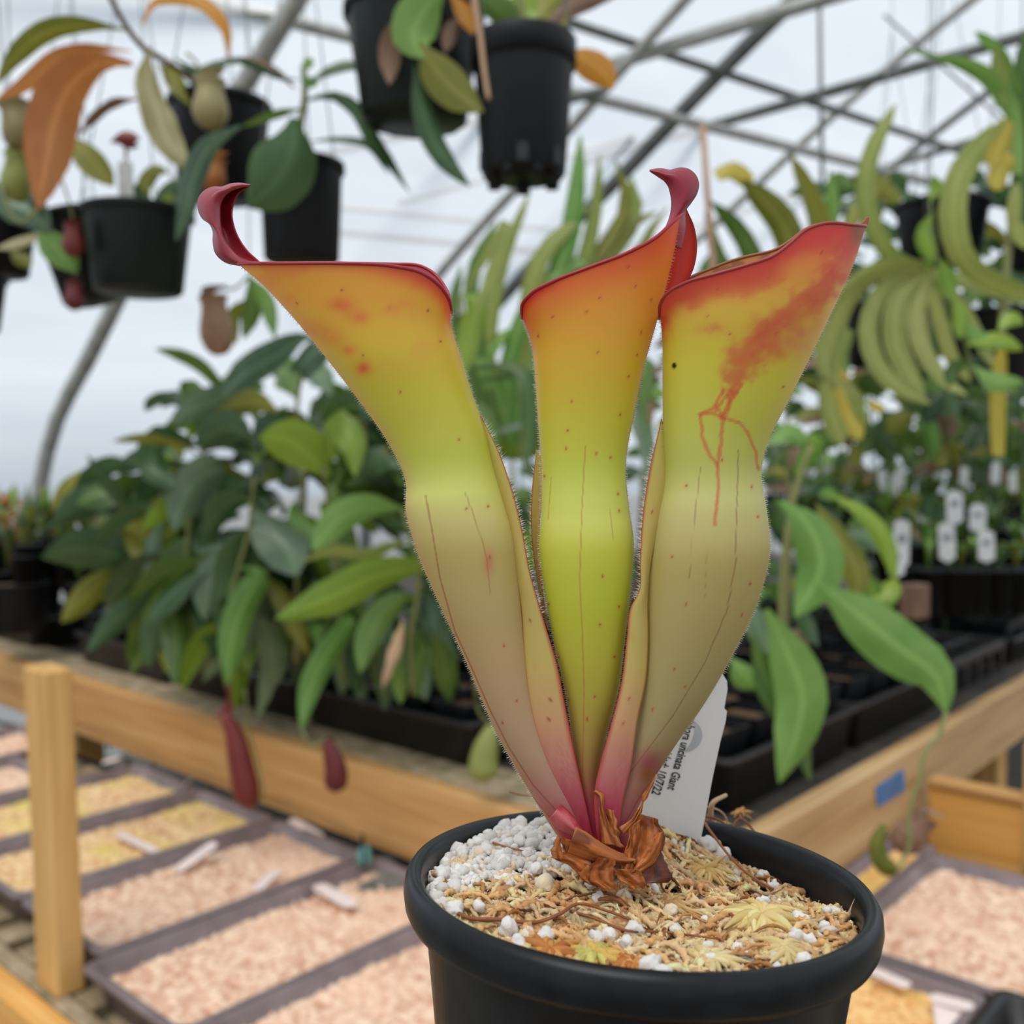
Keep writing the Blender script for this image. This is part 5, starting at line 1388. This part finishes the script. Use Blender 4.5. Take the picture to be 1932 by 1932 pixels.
k1 = [((1085, 1625), (1150, 1625), 30, .284), ((1040, 1560), (1110, 1540), 30, .2845), ((1003, 1500), (1068, 1470), 34, .285), ((940, 1390), (1025, 1365), 42, .2855), ((880, 1250), (1000, 1225), 56, .286), ((820, 1120), (985, 1100), 74, .2865), ((780, 1022), (970, 1002), 84, .2865), ((765, 958), (950, 938), 82, .2865),
      ((766, 915), (935, 890), 74, .2865), ((735, 840), (917, 815), 76, .2865), ((680, 760), (893, 748), 86, .2865), ((603, 660), (868, 670), 102, .2865), ((545, 590), (852, 618), 112, .2865, '545,590 660,580 770,590 825,602 852,618'), ((498, 540), (850, 604), 120, .2865, '498,540 620,535 740,545 815,562 843,583 850,604', 4),
      ((448, 497), (852, 592), 128, .2865, '448,497 530,497 650,497 740,502 798,516 832,542 848,568 852,592', 16)]
p1, W1, xy1 = pitcher(k1, 330, (172, 44, 58), col1, lip=3.4, seed=1, fw=(.84, .16))
def redc(x, y, w, s_): 
    c = np.tile(lin((152, 40, 58)), x.shape + (1,))
    c = mixc(c, lin((188, 100, 104)), fbm(x / 14, y / 14, 4) * .45)
    return mixc(c, lin((150, 14, 34)), sstep(.55, .8, s_) * sstep(.2, .6, w) * .0)
SP1 = '452,501 424,494 407,478 402,454 402,436 396,423 382,412 374,394 375,374 386,360 402,353 418,353 436,347 456,346 472,349'
sp1 = sheet('nectar_spoon', SP1, '476,501 456,490 436,470 421,446 416,422 415,402 416,386 424,370 436,360 448,355 460,352 473,350', [D1], [D1 - .0012], lambda x, y, v, w: redc(x, y, v, w), p1, n=90, m=18, belly=26, mat='fleshin')
sheet('spoon_inside', SP1, '496,500 488,492 468,474 450,448 441,424 438,404 440,388 446,372 454,362 462,356 473,350', [D1 + .0004], [D1 + .0020], lambda x, y, v, w: mixc(np.tile(lin((176, 50, 66)), x.shape + (1,)), lin((150, 10, 30)), sstep(.35, .6, v)), p1, n=90, m=18, belly=-26, mat='fleshin')

def wingc(base, edge_red=1.0, edge=None):
    def fn(x, y, v, w):
        c = grad(y, base)
        c = mixc(c, lin((190, 60, 50)), sstep(.86, .99, w) * edge_red)
        c = mixc(c, lin((196, 120, 60)), (1 - sstep(0, .12, w)) * .5)
        n_ = fbm(x / 5, y / 90, 6)
        c = mixc(c, lin((186, 88, 96)), sstep(1350, 1520, y) * sstep(.4, .6, n_) * .6)
        return c
    return fn
wb = [(780, (200, 190, 90)), (950, (206, 184, 100)), (1130, (206, 184, 104)), (1250, (210, 188, 106)), (1350, (216, 170, 122)), (1440, (208, 138, 124)), (1520, (190, 70, 96)), (1590, (170, 30, 62))]
def spw(fn, lst):
    return lambda x, y, v, w: spots(fn(x, y, v, w), x, y, lst)
sheet('wing', '903,790 917,840 932,900 956,990 973,1080 984,1150 989,1240 1001,1340 1027,1430 1068,1520 1095,1600', '907,785 940,850 965,920 985,1000 1000,1080 1014,1130 1029,1180 1050,1250 1068,1340 1086,1430 1106,1520 1122,1600', [.2855, .284, .282, .281, .281, .2815], [.2845, .282, .280, .279, .279, .280], spw(wingc(wb), [(1000, 1171), (1010, 1258), (953, 975), (1039, 1320), (1036, 1358)]), p1, hair=260, belly=6, hf=.46)
sheet('wing', '905,792 930,870 955,960 976,1060 985,1150 990,1240', '908,788 938,860 962,935 984,1020 998,1100 1010,1150', [.288, .290, .291, .291], [.289, .292, .293, .293], wingc(wb), p1, hair=160)

# --- middle pitcher
def col2(x, y, v, fc, dr, near):
    c = grad(y, [(400, (224, 92, 52)), (480, (222, 118, 54)), (560, (218, 146, 54)), (660, (216, 172, 56)), (780, (204, 192, 62)), (880, (200, 206, 82)), (940, (214, 218, 108)), (985, (220, 220, 112)), (1040, (206, 208, 78)), (1140, (196, 200, 62)), (1250, (194, 186, 68)), (1350, (180, 160, 72)), (1430, (168, 134, 74)), (1520, (176, 70, 84)), (1600, (168, 36, 66))])
    n1 = fbm(x / 70, y / 70, 12)
    c = mixc(c, lin((214, 84, 46)), (1 - sstep(4, 90, dr)) * .75 * (.6 + .6 * n1))
    c = mixc(c, lin((206, 40, 36)), (1 - sstep(0, 26, dr)) * sstep(1090, 1010, x))
    # cream strip along the left side, pink along the right
    c = mixc(c, lin((224, 196, 132)), sstep(.14, .02, fc) * sstep(640, 700, y) * sstep(1000, 900, y) * .7)
    c = mixc(c, lin((200, 84, 58)), sstep(.93, 1.0, fc) * sstep(1050, 900, y) * .8)
    c = mixc(c, lin((188, 60, 62)), sstep(.97, 1.0, fc) * .7)
    c = mixc(c, lin((188, 60, 62)), sstep(.04, .0, fc) * sstep(1000, 1150, y) * .7)
    c = vein(c, x, y, '1104,840 1098,960 1094,1080 1098,1180 1102,1300 1100,1420 1098,1480', 1.6, (176, 96, 50), .55)
    c = vein(c, x, y, '1040,900 1034,980', 1.3, (176, 96, 50), .4)
    c = vein(c, x, y, '1150,960 1158,1020', 1.3, (176, 96, 50), .4)
    c = spots(c, x, y, [(1043, 598), (1106, 588), (1132, 562), (1184, 504), (1199, 539), (1229, 567), (1210, 627), (1015, 634), (1128, 664), (1202, 670), (1186, 711), (1079, 757), (1170, 783), (1071, 812), (1068, 846), (1125, 856), (1152, 863), (1027, 898), (1137, 1087), (1035, 1140), (1168, 1145), (1132, 1179), (1054, 1240), (1159, 1239), (1122, 1315), (1072, 1320), (1108, 1357), (1166, 932), (1168, 964)])
    far = ~near
    c = np.where((far & (v > .84))[..., None], lin((196, 50, 44)), c)
    return c
k2 = [((1105, 1620), (1165, 1620), 28, .2855), ((1100, 1560), (1145, 1560), 28, .2855), ((1090, 1480), (1130, 1480), 30, .2852), ((1080, 1400), (1142, 1400), 36, .285), ((1067, 1310), (1166, 1310), 48, .2848), ((1046, 1220), (1178, 1220), 62, .2845), ((1028, 1120), (1189, 1120), 74, .284), ((1017, 1030), (1196, 1022), 82, .284), ((1021, 965), (1187, 958), 76, .284),
      ((1021, 890), (1181, 880), 72, .284), ((1014, 780), (1198, 775), 80, .284), ((1009, 705), (1217, 685), 90, .284), ((1004, 655), (1237, 615), 98, .284, '1004,655 1060,636 1160,620 1237,615'), ((994, 622), (1262, 520), 106, .284, '994,622 1010,600 1080,566 1180,540 1262,520', 3),
      ((985, 586), (1288, 402), 112, .284, '985,600 986,574 1000,556 1040,533 1110,505 1190,474 1240,446 1268,420 1288,402', 0)]
p2, W2, xy2 = pitcher(k2, 330, (170, 30, 40), col2, lip=3.4, seed=2)
sheet('rim_flap', '1280,396 1270,430 1254,490 1240,545 1232,605', '1294,392 1309,425 1315,465 1309,505 1288,545 1252,600', [.2845, .2855], [.2865, .288], lambda x, y, v, w: mixc(np.tile(lin((222, 66, 44)), x.shape + (1,)), lin((176, 24, 34)), sstep(.8, 1, w)), p2, belly=-14)
def red2(x, y, w, s_):
    c = np.tile(lin((150, 34, 56)), x.shape + (1,))
    return mixc(c, lin((190, 96, 106)), sstep(.45, .1, w) * .7)
SP2 = '1286,470 1293,430 1294,396 1304,382 1315,364 1318,346 1312,330 1298,319 1282,317 1264,321 1246,318 1226,321'
sp2 = sheet('nectar_spoon', SP2, '1228,452 1252,434 1264,408 1267,384 1265,366 1260,350 1252,340 1244,334 1236,329 1226,323', [D2], [D2 - .0008], lambda x, y, v, w: red2(x, y, v, w), p2, n=90, m=18, belly=24, mat='fleshin')
sheet('spoon_inside', SP2, '1240,448 1256,430 1267,406 1270,384 1268,366 1263,352 1255,342 1246,336 1237,330 1226,323', [D2 + .0004], [D2 + .0018], lambda x, y, v, w: np.tile(lin((160, 20, 36)), x.shape + (1,)), p2, n=90, m=18, belly=-24, mat='fleshin')
sheet('wing', '1020,862 1022,940 1018,1000 1020,1060 1028,1150 1036,1190', '1013,848 1004,925 1003,1000 1010,1070 1022,1140 1034,1188', [.288], [.289], wingc([(840, (196, 176, 84)), (1200, (200, 160, 96))]), p2, hair=160)

# --- right pitcher
def col3(x, y, v, fc, dr, near):
    c = grad(y, [(410, (206, 74, 56)), (500, (220, 132, 64)), (580, (214, 176, 66)), (680, (206, 196, 62)), (780, (196, 196, 80)), (870, (192, 194, 100)), (940, (208, 204, 130)), (990, (200, 190, 124)), (1060, (190, 172, 106)), (1180, (184, 166, 106)), (1300, (172, 160, 108)), (1400, (166, 148, 106)), (1480, (170, 120, 104)), (1560, (180, 92, 100)), (1600, (150, 36, 60))])
    n1 = fbm(x / 34, y / 34, 22); n2 = fbm(x / 12, y / 12, 25)
    c = mixc(c, lin((224, 182, 130)), sstep(.72, 1.0, fc) * sstep(1000, 600, y) * .55)
    # red flush below the rim and the diagonal blaze
    c = mixc(c, lin((208, 58, 58)), (1 - sstep(10, 70, dr + 40 * (n1 - .5))) * .9)
    d_ = dline(x, y, pts('1600,470 1530,560 1470,610 1420,660 1390,720 1370,765'))
    wd_ = np.interp(y, [450, 560, 640, 700, 770], [22, 26, 42, 34, 10])
    c = mixc(c, lin((204, 66, 62)), (1 - sstep(wd_ * .25, wd_ * 1.5, d_ + 60 * (n1 - .47) + 34 * (n2 - .47))) * .8 * (.7 + .5 * n2))
    d_ = dline(x, y, pts('1300,560 1380,545 1450,520')); c = mixc(c, lin((206, 84, 60)), (1 - sstep(4, 30, d_ + 40 * (n1 - .5))) * .5)
    c = mixc(c, lin((204, 110, 90)), np.exp(-((x - 1500) / 40) ** 2 - ((y - 640) / 40) ** 2) * n2 * .9)
    c = mixc(c, lin((198, 84, 64)), np.exp(-((x - 1345) / 28) ** 2 - ((y - 620) / 12) ** 2) * n2 * 1.1)
    for ln, w in (('1365,735 1348,770 1320,782 1326,830 1340,860 1355,882 1356,920 1352,960 1348,990', 3.2), ('1400,725 1378,760 1362,800 1360,840 1354,880', 3.2), ('1320,782 1345,780 1365,788 1395,798 1412,820 1425,850 1430,885', 3.0), ('1385,740 1370,770 1360,790', 3.0), ('1352,765 1362,785', 2.6), ('1380,735 1350,775', 2.6)):
        w = w * (.45 + .6 * n2); q = dline(x + 7 * (n2 - .5), y + 4 * (n1 - .5), pts(ln))
        c = mixc(c, lin((196, 62, 50)), (1 - sstep(w * .6, w * 2.2, q + 3 * (n2 - .5))) * .55)
        c = mixc(c, lin((226, 120, 58)), (1 - sstep(w * .2, w * .75, q)) * .75)
    c = vein(c, x, y, '1393,850 1390,960 1388,1060 1372,1150 1330,1250 1270,1350 1210,1430 1180,1470', 1.7, (136, 84, 54), .6)
    c = vein(c, x, y, '1322,880 1310,980 1300,1090', 1.5, (136, 84, 54), .5)
    c = vein(c, x, y, '1335,1000 1330,1130', 1.2, (136, 84, 54), .3)
    c = vein(c, x, y, '1175,1560 1215,1490 1262,1440', 2.0, (168, 52, 66), .6)
    c = mixc(c, lin((150, 50, 74)), np.exp(-((x - 1225) / 26) ** 2 - ((y - 1440) / 26) ** 2) * .75)
    c = mixc(c, lin((140, 84, 34)), np.exp(-((x - 1220) / 16) ** 2 - ((y - 1462) / 14) ** 2) * .8)
    c = mixc(c, lin((196, 126, 60)), sstep(1440, 1500, y) * sstep(.82, 1, fc) * .7)
    c = spots(c, x, y, [(1334, 596), (1376, 630), (1464, 629), (1448, 523), (1295, 917), (1418, 918), (1294, 1140), (1415, 1101), (1272, 1263), (1293, 1296), (1231, 1339), (1268, 1050), (1400, 1160), (1550, 478), (1362, 868), (1430, 975), (1352, 546), (1478, 730)])
    c = mixc(c, lin((30, 20, 16)), 1 - sstep(3, 6, np.hypot(x - 1272, (y - 690) * .8)))
    c = mixc(c, lin((150, 84, 50)), sstep(24, 4, np.hypot((x - 1622) * .8, (y - 440) * .62)) * .95)
    c = mixc(c, lin((150, 96, 60)), (1 - sstep(0, 7, dr)) * sstep(1500, 1560, x) * .8)
    far = ~near
    c = np.where((far & (v > .84))[..., None], mixc(np.tile(lin((150, 96, 56)), x.shape + (1,)), lin((190, 130, 66)), sstep(.4, .6, n2)), c)
    return c
k3 = [((1135, 1620), (1195, 1620), 28, .2845), ((1148, 1570), (1188, 1572), 26, .284), ((1158, 1520), (1204, 1524), 28, .284), ((1170, 1470), (1233, 1472), 32, .2838), ((1190, 1410), (1271, 1412), 42, .2835), ((1207, 1320), (1333, 1322), 56, .283), ((1217, 1225), (1388, 1225), 74, .2825), ((1221, 1130), (1430, 1135), 90, .282), ((1229, 1040), (1453, 1040), 98, .2815), ((1239, 975), (1448, 970), 92, .2815),
      ((1252, 910), (1437, 898), 82, .2815), ((1251, 830), (1448, 838), 82, .2812), ((1250, 740), (1492, 748), 92, .281), ((1250, 660), (1540, 650), 104, .2805), ((1248, 622), (1582, 562), 112, .280, '1248,622 1330,600 1450,588 1582,562'), ((1246, 602), (1610, 500), 118, .280, '1246,602 1300,566 1400,540 1500,520 1610,500', 4),
      ((1244, 588), (1634, 426), 124, .280, '1244,600 1245,576 1256,556 1290,535 1350,517 1410,500 1460,482 1492,458 1520,434 1560,421 1608,424 1634,426', 17)]
p3, W3, xy3 = pitcher(k3, 330, (172, 58, 56), col3, lip=3.0, seed=3, fw=(.42, .22), far_col=(158, 104, 64))
sheet('dry_tip', '1606,426 1618,424 1628,418 1635,410', '1622,442 1630,434 1636,424 1639,410', [.2798], [.2800], lambda x, y, v, w: np.tile(lin((176, 112, 70)), x.shape + (1,)), p3, n=20, m=5, thick=.0006)
sheet('wing', '1252,806 1264,880 1247,980 1227,1070 1222,1130 1223,1200 1217,1290 1204,1350 1191,1440 1172,1530 1165,1600', '1248,790 1229,870 1213,970 1208,1060 1206,1115 1190,1146 1183,1200 1172,1290 1152,1370 1135,1430 1121,1500 1130,1600', [.2805, .278, .277, .277, .278], [.280, .277, .276, .276, .277], spw(wingc(wb), [(1194, 1204), (1188, 1319), (1175, 1366), (1230, 966)]), p3, hair=260, belly=6, hf=.42)

# crown: red leaf bases and brown dried sheaths
def flat(name, inner, outer, d_in, d_out, mt, belly=0., thick=.0003, n=44, m=22, ridges=0., parent=plant, seed=0):
    a = cr(pts(inner), n); b = cr(pts(outer), n); w = np.linspace(0, 1, m)
    xy = a[:, None] * (1 - w)[None, :, None] + b[:, None] * w[None, :, None]
    x = np.linspace(0, 1, n)
    dd = (np.interp(x, [0, 1], d_in)[:, None] * (1 - w) + np.interp(x, [0, 1], d_out)[:, None] * w - belly * PX * np.sin(np.pi * w)[None]
          + ridges * PX * (np.sin(w * 9 + seed)[None] * np.sin(x * 5 + seed)[:, None] + 1.5 * (fbm(x[:, None] * 3.5 + seed * 3, w[None] * 5, seed, 4) - .47)))
    rj = np.random.default_rng(seed + 50)
    jit = np.stack([fbm(x * 7 + seed, x * 0, seed), fbm(x * 7 + 9, x * 0 + 3, seed)], -1) - .47
    xy = xy + (jit[:, None] * (2 * np.abs(w - .5))[None, :, None] * 9 * (ridges > 0))
    W = P(xy[..., 0], xy[..., 1], dd)
    st_ = fbm(w[None] * 7 + seed, x[:, None] * 1.2, seed); st2 = fbm(x[:, None] * 3, w[None] * 3, seed + 4)
    if mt == 'drydark': col = mixc(np.tile(lin((104, 44, 20)), st_.shape + (1,)), lin((70, 26, 12)), sstep(.4, .6, st_))
    elif mt == 'drybrown': col = mixc(mixc(np.tile(lin((196, 116, 56)), st_.shape + (1,)), lin((146, 78, 36)), sstep(.38, .62, st_) * .6), lin((110, 46, 22)), sstep(.48, .72, st2) * .8)
    else: col = mixc(np.tile(lin((214, 112, 116)), st_.shape + (1,)), lin((176, 34, 60)), sstep(.35, .7, st2) * .8 + .2 * x[:, None])
    o_ = mesh(name, W.reshape(-1, 3), grid_faces(n, m), M['sheath'], parent, col=col.reshape(-1, 3))
    md = o_.modifiers.new('thickness', 'SOLIDIFY'); md.thickness = thick; md.offset = 0
    return o_
flat('leaf_base', '1036,1545 1050,1560 1080,1576 1110,1590', '1058,1518 1078,1536 1095,1560 1115,1592', (.2765, .277), (.277, .277), 'redbase', 16)
flat('dry_sheath', '1086,1560 1109,1574 1140,1593 1163,1605 1199,1619', '1070,1610 1109,1622 1140,1627 1179,1631 1200,1625', (.272, .274), (.2715, .2735), 'drybrown', 9, ridges=1.2, seed=1)
flat('dry_sheath', '1066,1608 1090,1616 1112,1624 1120,1634', '1042,1620 1066,1628 1093,1648 1115,1664', (.2735, .273), (.2722, .2722), 'drybrown', 10, ridges=1.6, seed=2)
flat('dry_sheath', '1052,1577 1060,1594 1066,1608 1064,1620', '1080,1586 1080,1602 1074,1612 1068,1622', (.2718, .2718), (.2745, .274), 'drybrown', -8, ridges=1.5, seed=9)
flat('dry_sheath', '1050,1578 1046,1594 1041,1606 1041,1619', '1056,1580 1058,1596 1062,1608 1064,1622', (.2722, .2722), (.2714, .2716), 'drybrown', 10, ridges=1.5, seed=19)
flat('dry_sheath', '1120,1494 1126,1500 1131,1522 1134,1560 1136,1590', '1126,1490 1137,1500 1139,1524 1152,1560 1174,1598', (.2765, .2745), (.276, .2745), 'drybrown', 9, ridges=3, seed=3)
flat('dry_sheath', '1144,1526 1146,1545 1150,1570 1154,1590', '1160,1530 1165,1550 1168,1575 1176,1598', (.2768, .275), (.2762, .2748), 'drybrown', 7, ridges=3, seed=23)
flat('dry_sheath', '1128,1618 1112,1640 1118,1665 1135,1676', '1160,1622 1158,1645 1162,1668 1168,1678', (.271, .2705), (.271, .2705), 'drybrown', 20, ridges=6, seed=4)
flat('dry_sheath', '1205,1535 1195,1570 1190,1600 1192,1625', '1240,1545 1252,1572 1250,1598 1205,1640', (.2765, .274), (.276, .274), 'drybrown', 10, ridges=8, seed=5)
flat('dry_sheath', '1242,1572 1220,1600 1205,1625 1188,1645', '1254,1568 1250,1600 1225,1635 1196,1652', (.2735, .2725), (.2735, .2725), 'drybrown', 8, ridges=5, seed=6)
flat('dry_sheath', '1215,1612 1208,1635 1200,1655 1194,1668', '1246,1606 1258,1632 1267,1658 1262,1664', (.2748, .2722), (.2748, .2722), 'drydark', 5, ridges=2, seed=7)
flat('dry_sheath', '1238,1460 1214,1505 1196,1540 1168,1562', '1232,1480 1214,1520 1200,1550 1180,1578', (.2785, .2765), (.278, .2765), 'drybrown', 4, ridges=3, seed=8)
flat('dry_sheath', '1160,1640 1165,1655 1180,1668 1190,1676', '1205,1640 1215,1655 1218,1668 1222,1675', (.272, .271), (.272, .271), 'drybrown', 8, ridges=8, seed=11)
flat('dry_sheath', '1190,1560 1182,1590 1178,1620 1176,1640', '1208,1545 1205,1585 1200,1620 1196,1645', (.2755, .274), (.275, .2735), 'drybrown', 8, ridges=6, seed=12)
flat('dry_sheath', '1095,1625 1090,1645 1105,1665 1120,1672', '1130,1640 1128,1655 1130,1668 1136,1674', (.2718, .2710), (.2716, .2708), 'drybrown', 8, ridges=6, seed=13)
